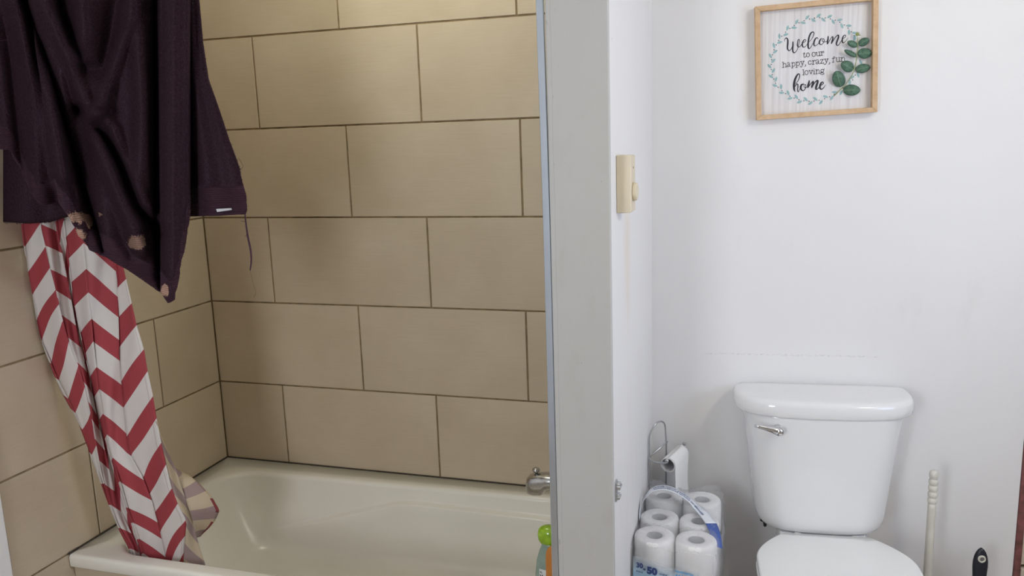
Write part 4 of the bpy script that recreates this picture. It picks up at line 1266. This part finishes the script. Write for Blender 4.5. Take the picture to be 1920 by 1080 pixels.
# flush lever
hx, hz = 0.342 - TXC, 0.7105
m = MB()
m.lathe([(0.011, 0), (0.011, 0.006), (0.0075, 0.009)], tl(hx, -0.1845, hz), 20, 0, -EY)
cpt = [tl(hx + 0.004, -0.206, hz - 0.0015), tl(hx - 0.006, -0.207, hz + 0.001), tl(hx - 0.018, -0.208, hz + 0.005), tl(hx - 0.034, -0.2095, hz + 0.0085), tl(hx - 0.050, -0.211, hz + 0.0125), tl(hx - 0.062, -0.212, hz + 0.0155)]
m.tube(cpt, [0.0100, 0.0115, 0.0090, 0.0066, 0.0056, 0.0048], 16)
b0 = len(m.v); m.sphere(tl(hx + 0.002, -0.205, hz - 0.001), 0.0135, 24)
m.build('flush_lever', CHROME, toilet)


def egg(z, w, y0, y1, back, n=56, cx=0.010, g=0.32, ge=0.9):
    """plan of bowl, seat or lid: straight back edge at y0, rounded nose at y1"""
    out = []
    N = n // 2
    right = []
    for i in range(N + 1):
        t = i / N
        y = y0 + (y1 - y0) * (t if t > 0.001 else 0)
        # width along the length
        if t < g: q = back + (w - back) * sin(pi / 2 * (t / g)) ** ge
        elif t < 0.55: q = w
        else:
            s = (t - 0.55) / 0.45; q = w * sqrt(max(1 - s * s, 0))
        right.append((q, y))
    pts = [(cx + q, y) for q, y in right] + [(cx - q, y) for q, y in right[::-1][1:]]
    return [tl(x, y, z) for x, y in pts]


def plate(m, z0, z1, w, y0, y1, back, r, dome=0.0):
    R = []
    for k in range(5):
        a = pi / 2 * k / 4; R.append(egg(z0 + r * (1 - sin(a)), w - r * (1 - sin(a)) * 0 - r + r * sin(a) if k < 0 else w - r * (1 - cos(pi / 2 - a)) , y0, y1 + r * (1 - cos(pi / 2 - a)), back - r * (1 - cos(pi / 2 - a))))
    for k in range(6):
        a = pi / 2 * k / 5; R.append(egg(z1 - r + r * sin(a), w - r * (1 - cos(a)), y0, y1 + r * (1 - cos(a)), back - r * (1 - cos(a))))
    if dome: R.append(egg(z1 + dome, w * 0.55, y0 - 0.02, y1 + 0.09, back * 0.7))
    m.loft(R)


m = MB(); plate(m, 0.3985, 0.414, 0.197, -0.196, -0.645, 0.116, 0.006, 0.0012); m.build('seat_lid', SEATP, toilet)
m = MB(); plate(m, 0.383, 0.3975, 0.199, -0.205, -0.648, 0.113, 0.005); m.build('seat', SEATP, toilet)
for sx in (-1, 1):
    m = MB(); m.lathe([(0.014, 0), (0.014, 0.020), (0.010, 0.024)], tl(0.010 + sx * 0.075, -0.184, 0.383), 16); m.build('seat_hinge', SEATP, toilet)
m = MB()
R = []
for z, w, y0, y1, bk in ((0.0005, 0.125, -0.10, -0.52, 0.105), (0.02, 0.122, -0.10, -0.52, 0.10), (0.10, 0.110, -0.11, -0.50, 0.09), (0.18, 0.125, -0.12, -0.53, 0.092), (0.26, 0.160, -0.10, -0.59, 0.105), (0.33, 0.184, -0.06, -0.63, 0.106), (0.365, 0.186, -0.035, -0.638, 0.112), (0.378, 0.184, -0.035, -0.636, 0.112), (0.382, 0.178, -0.04, -0.63, 0.108)):
    R.append(egg(z, w, y0, y1, bk, g=0.54, ge=2.0))
m.loft(R); m.build('bowl', PORC, toilet)
m = MB()
R = [[tl(0.002 + sx * q, y, z) for sx, y in ((-1, -0.03), (-1.0, -0.2), (1.0, -0.2), (1, -0.03))] for z, q in ((0.36, 0.108), (0.385, 0.118), (0.4030, 0.114))]
m.loft(R, smooth=False); m.build('tank_deck', PORC, toilet, bevel=0.006)
m = MB(); m.tube([tl(-0.146, -0.10, 0.420), tl(-0.147, -0.10, 0.400), tl(-0.1445, -0.10, 0.398), tl(-0.143, -0.098, 0.385), tl(-0.141, -0.075, 0.372), tl(-0.138, -0.035, 0.365), tl(-0.136, -0.002, 0.363)], [0.011, 0.011, 0.006, 0.0045, 0.0045, 0.0045, 0.0045], 10)
m.build('supply_hose', DARK, toilet)

# ------------------------------------------------------------------ plunger, toilet brush
px, py = 0.7575, -0.120
pl = thing('plunger', wl(px, py, 0), 'cream wooden plunger handle with turned rings right of the toilet', 'plunger')
prof = [(0.0112, 0.09), (0.0112, 0.30), (0.0108, 0.48), (0.0100, 0.492)]
z = 0.492
for k in range(4):
    for i in range(7):
        t = i / 6; prof.append((0.0093 + 0.0034 * sin(pi * t) ** 0.6, z + 0.0178 * t))
    z += 0.0182
prof += [(0.0094, z), (0.0112, z + 0.004), (0.0123, z + 0.011), (0.0116, z + 0.017), (0.0085, z + 0.0225), (0.004, z + 0.0252), (0.0005, z + 0.0258)]
zs = 0.586 / prof[-1][1]
m = MB(); m.lathe([(r, h * (zs if h > 0.3 else 1)) for r, h in prof], wl(px, py, 0), 28); m.build('handle', CREAMW, pl)
m = MB(); m.lathe([(0.066, 0.0005), (0.068, 0.006), (0.062, 0.03), (0.045, 0.06), (0.022, 0.075), (0.016, 0.10), (0.0115, 0.105)], wl(px, py, 0), 32); m.build('rubber_cup', DARK, pl)
bx, by = 0.889, -0.120
br = thing('toilet_brush', wl(bx, by, 0), 'dark navy brush handle with an ivory ringed hanging hole', 'brush')
m = MB()
R = []
for z, w, d in ((0.14, 0.006, 0.006), (0.20, 0.0085, 0.008), (0.25, 0.014, 0.010), (0.285, 0.0175, 0.0105), (0.31, 0.0192, 0.0105), (0.328, 0.0190, 0.010), (0.343, 0.0165, 0.009), (0.354, 0.0125, 0.008), (0.362, 0.0075, 0.0062), (0.3665, 0.0020, 0.003)):
    R.append([wl(bx - 0.004 * (z - 0.2) + w * cos(2 * pi * k / 24), by + d * sin(2 * pi * k / 24), z) for k in range(24)])
m.loft(R); m.build('handle', NAVY, br)
m = MB()
cc = wl(bx - 0.0005, by - 0.0098, 0.3385); e2 = (EZ * cos(0.15) - EY * -sin(0.15)).normalized()
R = []
for r0, o0 in ((0.0058, -0.0005), (0.0062, 0.0016), (0.0082, 0.0022), (0.0102, 0.0012), (0.0108, -0.002)):
    R.append([cc - EY * o0 + EX * (r0 * 0.95 * cos(2 * pi * k / 24)) + EZ * (r0 * sin(2 * pi * k / 24)) for k in range(24)])
m.loft(R, 0, False, False); m.build('hole_ring', IVORY, br)
m = MB(); m.add([cc + EY * 0.0003 + EX * (0.0059 * cos(2 * pi * k / 20)) + EZ * (0.0059 * sin(2 * pi * k / 20)) for k in range(20)], [list(range(20))])
m.build('hanging_hole', plain('hole_grey', (0.16, 0.155, 0.14), 0.8), br)
m = MB(); m.lathe([(0.020, 0.0), (0.034, 0.01), (0.036, 0.05), (0.030, 0.085), (0.010, 0.10), (0.0055, 0.15)], wl(bx, by, 0), 24); m.build('bristle_head', IVORY, br)

# ------------------------------------------------------------------ toilet paper pack
RR, RH = 0.0525, 0.095
XA, XB = PX1 + 0.0555, PX1 + 0.0555 + 0.1055
YROW = [-0.488, -0.382, -0.276]


def roll_mesh(name, mats=(PAPER, CARD)):
    """an upright roll standing on its origin"""
    me = MB(); n = 40
    prof = [(0.0205, 0.010), (0.0205, 0.0), (0.046, 0.0), (0.0505, 0.003), (0.0525, 0.009), (0.0525, RH - 0.010), (0.0508, RH - 0.0035), (0.0475, RH - 0.0005), (0.040, RH + 0.0008), (0.028, RH - 0.0002), (0.0215, RH - 0.002), (0.0208, RH - 0.004)]
    me.lathe(prof, (0, 0, 0), n, 0, None, 1, 1, False)
    return me


def core_mesh():
    me = MB(); me.lathe([(0.0205, RH - 0.003), (0.0200, RH - 0.003), (0.0200, 0.004), (0.002, 0.003)], (0, 0, 0), 32, 0, None, 1, 1, False); return me


first = None
names = {(0, 0): 'front left', (0, 1): 'front right', (1, 0): 'middle left', (1, 1): 'middle right', (2, 0): 'rear left', (2, 1): 'rear right'}
LABEL_TOP = {(0, 0): 'white toilet roll atop the wrapped pack, front row against the partition', (0, 1): 'white toilet roll atop the wrapped pack, front row nearest the toilet',
             (1, 0): 'white toilet roll atop the wrapped pack, middle row against the partition', (1, 1): 'white toilet roll atop the wrapped pack, middle row nearest the toilet',
             (2, 0): 'white toilet roll atop the wrapped pack, back row below the wire stand', (2, 1): 'white toilet roll atop the wrapped pack, back row under the strap nearest the toilet'}
rnd = random.Random(3)
for layer in range(5):
    for r in range(3):
        for c in range(2):
            lift = (0.014 if r == 2 else 0.0) if layer == 4 else 0.0
            loc = Vector(((XA, XB)[c] + rnd.uniform(-0.0006, 0.0006), YROW[r], layer * RH * 1.006 + 0.0012 + lift))
            if first is None:
                root = bpy.data.objects.new('toilet_roll', None); root.empty_display_size = 0.03; link(root, (0, 0, 0))
                roll_mesh('paper').build('paper', PAPER, root, origin=(0, 0, 0)); core_mesh().build('cardboard_core', CARD, root, origin=(0, 0, 0), flip=False)
                first = root; o = root
            else:
                o = first.copy(); COL.objects.link(o)
                for ch in first.children:
                    d = ch.copy(); COL.objects.link(d); d.parent = o
            o.location = loc; o.rotation_euler = (rnd.uniform(-0.006, 0.006) if layer == 4 else 0, rnd.uniform(-0.006, 0.006) if layer == 4 else 0, rnd.uniform(0, 6))
            if layer == 4: tag(o, LABEL_TOP[(r, c)], 'toilet roll', 'toilet rolls on top of the wrapped pack')
            else: tag(o, 'white toilet roll in the covered lower layers of the wrapped pack', 'toilet roll', 'toilet rolls in the lower layers of the pack')

pack = thing('toilet_paper_wrapper', ((XA + XB) / 2, YROW[1], 0), 'clear and blue printed plastic wrapper round a toilet roll pack', 'wrapper')
PXL, PXR, PYF, PYB, PZ = PX1 + 0.0016, XB + RR + 0.0022, YROW[0] - RR - 0.0022, YROW[2] + RR + 0.003, 5 * RH * 1.006 + 0.004


def wplan(t, z, grow=0.0):
    """plan of the wrapper, t in 0..1 anticlockwise from the front left; grow adds slack"""
    cx, cy, a, b = (PXL + PXR) / 2, (PYF + PYB) / 2, (PXR - PXL) / 2, (PYB - PYF) / 2
    th_ = 2 * pi * t - 3 * pi / 4
    e = 7.0
    x = cx + a * (abs(cos(th_)) ** (2 / e)) * (1 if cos(th_) > 0 else -1)
    y = cy + b * (abs(sin(th_)) ** (2 / e)) * (1 if sin(th_) > 0 else -1)
    w = 0.0022 * sin(40 * t + z * 60) + 0.0018 * sin(23 * t - z * 95)
    x += (w + grow) * (1 if x > cx + a * 0.5 else 0); y -= abs(w) * (1 if y < cy else -0.6)
    return Vector((x, y, z))


def front_film(u, v):
    z = 0.002 + (PZ - 0.018) * v
    x = PXL + 0.006 + (PXR - PXL - 0.012) * u
    bul = 0.0
    return Vector((x, PYF - 0.0004 - 0.0010 * sin(9 * u + z * 30) * sin(z * 40) - 0.0016 * (0.5 - abs(u - 0.5)), z))


m = MB(); m.grid(front_film, 40, 50, 0, True, lambda u, v: (u, 0.002 + (PZ - 0.018) * v)); m.build('printed_front', FILMP, pack)
m = MB()
# side and rear film, slack at the right rear corner
side_pts = [(PXR - 0.006, PYF), (PXR + 0.001, PYF + 0.012), (PXR + 0.004, PYF + 0.10), (PXR + 0.005, PYF + 0.20), (PXR + 0.003, PYB - 0.02), (PXR - 0.012, PYB + 0.004), (PXL + 0.10, PYB + 0.006), (PXL + 0.012, PYB + 0.004), (PXL + 0.001, PYB - 0.012), (PXL, PYF + 0.10), (PXL + 0.001, PYF + 0.012), (PXL + 0.006, PYF)]
sp = catmull(side_pts, 6)


def side_film(u, v):
    i = u * (len(sp) - 1); k = min(int(i), len(sp) - 2); f = i - k
    x = sp[k][0] * (1 - f) + sp[k + 1][0] * f; y = sp[k][1] * (1 - f) + sp[k + 1][1] * f
    z = 0.002 + (PZ - 0.014) * v
    wv = 0.003 * sin(u * 34 + z * 70) * v + 0.002 * sin(u * 61 - z * 120)
    if x > (PXL + PXR) / 2: x += wv
    return Vector((max(x, PX1 + 0.001), y, z))


m.grid(side_film, 90, 30)


def top_film(u, v):
    x = PXL + 0.0006 + (PXR - PXL + 0.002) * u; y = PYF + (PYB - PYF) * v
    edge = min(u, 1 - u, v * 1.4, (1 - v) * 1.4)
    z = PZ + 0.003 + 0.017 * sstep((v - 0.52) / 0.16)
    drop = 0.017 * (1 - sstep(edge / 0.07))
    # sag into the gaps between the rolls
    for xx in (XA, XB):
        for i, yy in enumerate(YROW):
            d = sqrt((x - xx) ** 2 + (y - yy) ** 2)
            if d < RR * 0.9: drop *= 0.75
    g = abs(x - (XA + XB) / 2)
    z -= 0.006 * exp(-(g / 0.012) ** 2)
    for yy in ((YROW[0] + YROW[1]) / 2, (YROW[1] + YROW[2]) / 2): z -= 0.004 * exp(-((y - yy) / 0.010) ** 2)
    # slack puckers
    z += 0.0022 * sin(61 * u + 23 * v) * sin(37 * v - 15 * u) + 0.0014 * sin(140 * u - 90 * v)
    z += 0.022 * exp(-((u - 0.12) / 0.14) ** 2 - ((v - 0.90) / 0.10) ** 2) + 0.020 * exp(-((u - 0.85) / 0.14) ** 2 - ((v - 0.92) / 0.10) ** 2)
    z += 0.008 * exp(-((u - 0.5) / 0.08) ** 2 - ((v - 0.62) / 0.05) ** 2)
    return Vector((x, y, z - drop))


m.grid(top_film, 60, 80)
m.build('clear_film', FILM, pack)
# carry strap
spx = [(1195, 975), (1200, 952), (1209, 934), (1223, 919), (1241, 914), (1262, 918), (1285, 931), (1305, 948), (1322, 966), (1335, 983), (1342, 1003), (1346, 1034)]
spd = [-0.395, -0.385, -0.37, -0.35, -0.335, -0.325, -0.325, -0.335, -0.35, -0.37, -0.39, -0.41]
cen = [at_y(u, v, y) for (u, v), y in zip(spx, spd)]
cen[7] = at_z(1305, 948, 0.497); cen[8] = at_z(1322, 966, 0.491); cen[9] = at_z(1334, 983, 0.486)
cen[10] = at_z(1341, 1002, 0.476); cen[11] = at_z(1345, 1026, 0.458)
for p in cen: p.x = max(p.x, PX1 + 0.004)
cen = [Vector(p) for p in catmull([tuple(p) for p in cen], 5)]
arc = [0.0]
for a, b in zip(cen, cen[1:]): arc.append(arc[-1] + (b - a).length)
SWID = 0.030


def strap(s, q, off=0.0):
    s = min(max(s, 0), arc[-1] - 1e-6)
    for k in range(len(arc) - 1):
        if arc[k] <= s <= arc[k + 1]: break
    f = (s - arc[k]) / (arc[k + 1] - arc[k])
    p = cen[k].lerp(cen[k + 1], f); t = (cen[k + 1] - cen[k]).normalized()
    wdir = Vector((0.62, 0.78, 0)).lerp(Vector((0, 1, 0)), 1 - sstep((s / arc[-1] - 0.45) / 0.4)); wdir = wdir - t * t.dot(wdir); wdir.normalize()
    n = t.cross(wdir) * -1
    if n.dot(CAM - p) < 0: n = -n
    return p + wdir * (q * SWID / 2) + n * off


def strap_part(name, s0, s1, mat):
    m = MB(); m.grid(lambda u, v: strap(arc[-1] * (s0 + (s1 - s0) * u), (v - 0.5) * 2), 40, 4); return m.build(name, mat, pack, solid=0.0007)


strap_part('carry_strap', 0.0, 0.80, STRAPW)
strap_part('strap_end', 0.80, 1.0, STRAPB)['label'] = 'blue printed strap end'
m = MB()
L_ = arc[-1]
for body, s0, s1, row, size in (('CLIENT AVEC BONS', 0.52, 0.25, 0.28, 0.0105), ('SERVIABLES POUR ENVELOPPES', 0.70, 0.24, -0.38, 0.0095)):
    vs, fs = text_geo(body, size, 0.0001)
    w = max(v.x for v in vs); h = size * 0.7
    m.add([strap(L_ * (s0 + (s1 - s0) * v.x / w), row - (v.y - h / 2) / (SWID / 2), 0.0009) for v in vs], fs)
m.build('strap_lettering', NAVYINK, pack)
m = MB()
vs, fs = text_geo('||||||', 0.012)
w = max(v.x for v in vs)
m.add([strap(L_ * (0.10 + 0.07 * v.x / w), (v.y - 0.004) / (SWID / 2), 0.0009) for v in vs], fs); m.build('strap_mark', INK2, pack)


def front_text(name, body, x0, z0, size, mat, offset, shear=0.0, drop=0.0, sxx=1.0):
    vs, fs = text_geo(body, size, offset, shear)
    m = MB(); m.add([Vector((x0 + v.x * sxx, PYF - 0.0042, z0 + v.y - drop * v.x)) for v in vs], fs); m.build(name, mat, pack)


def fx(u, v):
    p = at_y(u, v, PYF - 0.0042); return p.x, p.z


for nm, body, u, v, size, mat, off, sxx in (('print_number', '30', 1193, 1063, 0.0185, NAVYINK, 0.0009, 0.92), ('print_small', 'ROLLS', 1193, 1072, 0.0065, NAVYINK, 0.0002, 0.9), ('print_equals', '=', 1205.5, 1070, 0.0135, NAVYINK, 0.0006, 0.9),
                                            ('print_number', '50', 1213, 1074.5, 0.0255, NAVYINK, 0.0016, 1.0), ('print_small', 'simples*', 1236, 1077, 0.0066, NAVYINK, 0.0002, 1.0), ('print_caption', 'Hypoallergenique', 1265.5, 1072, 0.0082, BLUEINK, 0.0002, 0.78)):
    x, z = fx(u, v); front_text(nm, body, x, z, size, mat, off, 0, 0.10, sxx)
x, z = fx(1266, 1081); front_text('print_caption', 'A P E N C', x, z, 0.010, BLUEINK, 0.0003, 0, 0.10, 0.85)

# ------------------------------------------------------------------ wire paper stand in the corner
sr = 0.0026
near = Vector((1.678, -0.250, at_y(1252, 863, -0.250).z)); far = Vector((1.713, -0.128, near.z + 0.004))
LL = at_y(1217.5, 857, -0.212); LL.x = max(LL.x, PX1 + 0.0055)
RL = at_y(1249, 830, -0.140)
stand = thing('toilet_paper_stand', (1.66, -0.18, 0), 'chrome wire toilet paper stand in the corner behind the paper pack', 'toilet paper stand')
apex = [(1217.5, 857), (1217.3, 822), (1221, 808), (1228, 796), (1234, 791), (1240, 790), (1245, 793), (1247, 799), (1248, 812), (1249, 830)]
ys = [-0.212, -0.212, -0.208, -0.198, -0.186, -0.172, -0.156, -0.146, -0.141, -0.140]
arch = [at_y(u, v, y) for (u, v), y in zip(apex, ys)]
for p in arch: p.x = max(p.x, PX1 + 0.0050)
arch = [Vector((LL.x, LL.y, 0.005)), Vector((LL.x, LL.y, 0.3))] + [Vector(p) for p in catmull([tuple(p) for p in arch], 4)] + [Vector((RL.x, RL.y, 0.3)), Vector((RL.x, RL.y, 0.005))]
m = MB(); m.tube(arch, sr, 10); m.build('upright_hoop', STEEL, stand)
m = MB(); m.tube([LL, RL, RL + (RL - LL).normalized() * 0.006], sr * 0.9, 10); m.build('crossbar', STEEL, stand)
m = MB()
armp = [LL + Vector((-0.001, -0.002, 0)), at_y(1219, 862, -0.222), at_y(1229, 866.5, -0.240), at_y(1240, 868, -0.252), at_y(1251, 867.5, -0.258), Vector((near.x + 0.001, near.y - 0.006, near.z))]
for p in armp: p.x = max(p.x, PX1 + 0.004)
m.tube([Vector(p) for p in catmull([tuple(p) for p in armp], 4)] + [near, far], sr * 0.85, 10); m.build('roll_arm', STEEL, stand)
for p in (near + Vector((0, -0.006, 0.001)), far + (far - near).normalized() * 0.004):
    m = MB(); m.sphere(p, 0.0055, 16); m.build('ball_end', STEEL, stand)
m = MB(); ringp = [Vector(((LL.x + RL.x) / 2 + 0.018 + 0.058 * cos(2 * pi * k / 32), (LL.y + RL.y) / 2 - 0.0 + 0.052 * sin(2 * pi * k / 32), sr)) for k in range(33)]
for p in ringp: p.x = max(p.x, PX1 + 0.004); p.y = min(p.y, -0.118)
m.tube(ringp, sr, 8); m.build('base_ring', STEEL, stand)
# the nearly used roll hanging on the arm
ax = (far - near).normalized()
r_out, r_in = 0.0215, 0.0195
c0 = near + ax * 0.004 - Vector((0, 0, r_in - 0.0028)); c1 = near + ax * 0.108 - Vector((0, 0, r_in - 0.0028))
ur = thing('toilet_roll', (c0 + c1) / 2 - Vector((0, 0, r_out)), 'nearly used toilet roll hanging on the wire stand with a loose sheet', 'toilet roll')
m = MB(); m.lathe([(r_in, 0), (r_out, 0), (r_out + 0.0006, 0.02), (r_out, 0.104), (r_in, 0.104)], c0, 36, 0, ax, 1, 1, False); m.build('paper', PAPER, ur)
m = MB(); m.lathe([(r_in, 0.0005), (r_in - 0.0005, 0.0005), (r_in - 0.0005, 0.1035), (r_in, 0.1035)], c0, 36, 0, ax, 1, 1, False); m.build('cardboard_core', CARD, ur)
sd = ax.cross(Vector((0, 0, 1))).normalized()
if sd.x < 0: sd = -sd


def sheet(u, v):
    base = c0.lerp(c1, u)
    if v < 0.2:
        a = pi / 2 * (1 - v / 0.2); return base + sd * ((r_out + 0.001) * cos(a)) + Vector((0, 0, (r_out + 0.001) * sin(a)))
    t = (v - 0.2) / 0.8
    return base + sd * (r_out + 0.0012 + 0.004 * sin(t * 4 + u * 3) * t) + Vector((0, -0.004 * t, -0.135 * t))


m = MB(); m.grid(sheet, 14, 30); m.build('loose_sheet', PAPER, ur, solid=0.0008)

# ------------------------------------------------------------------ lamps (out of frame, but they light the room)
cl = thing('ceiling_light', (0.85, -0.52, CEILZ), 'round warm ceiling light above the tub', 'ceiling light')
m = MB(); m.lathe([(0.09, 0), (0.09, -0.015), (0.075, -0.022)], (0.85, -0.52, CEILZ - 0.001), 32); m.build('canopy', TRIMW, cl, flip=True)
m = MB(); m.sphere((0.85, -0.52, CEILZ - 0.085), 0.075, 24); m.build('globe', GLOBE, cl)
vl = thing('vanity_light', (XR - 0.04, -1.5, 2.22), 'three bulb vanity light on the right-hand wall', 'wall light')
m = MB(); m.box((XR - 0.03, -1.8, 2.20), (XR - 0.001, -1.2, 2.30)); m.build('back_plate', CHROME, vl, bevel=0.006)
for y in (-1.7, -1.5, -1.3):
    m = MB(); m.lathe([(0.02, 0), (0.02, 0.04), (0.014, 0.05)], (XR - 0.031, y, 2.25), 20, 0, (-1, 0, 0)); sk = m.build('socket', CHROME, vl)
    m = MB(); m.sphere((XR - 0.12, y, 2.25), 0.045, 20); m.build('bulb', BULB, vl)
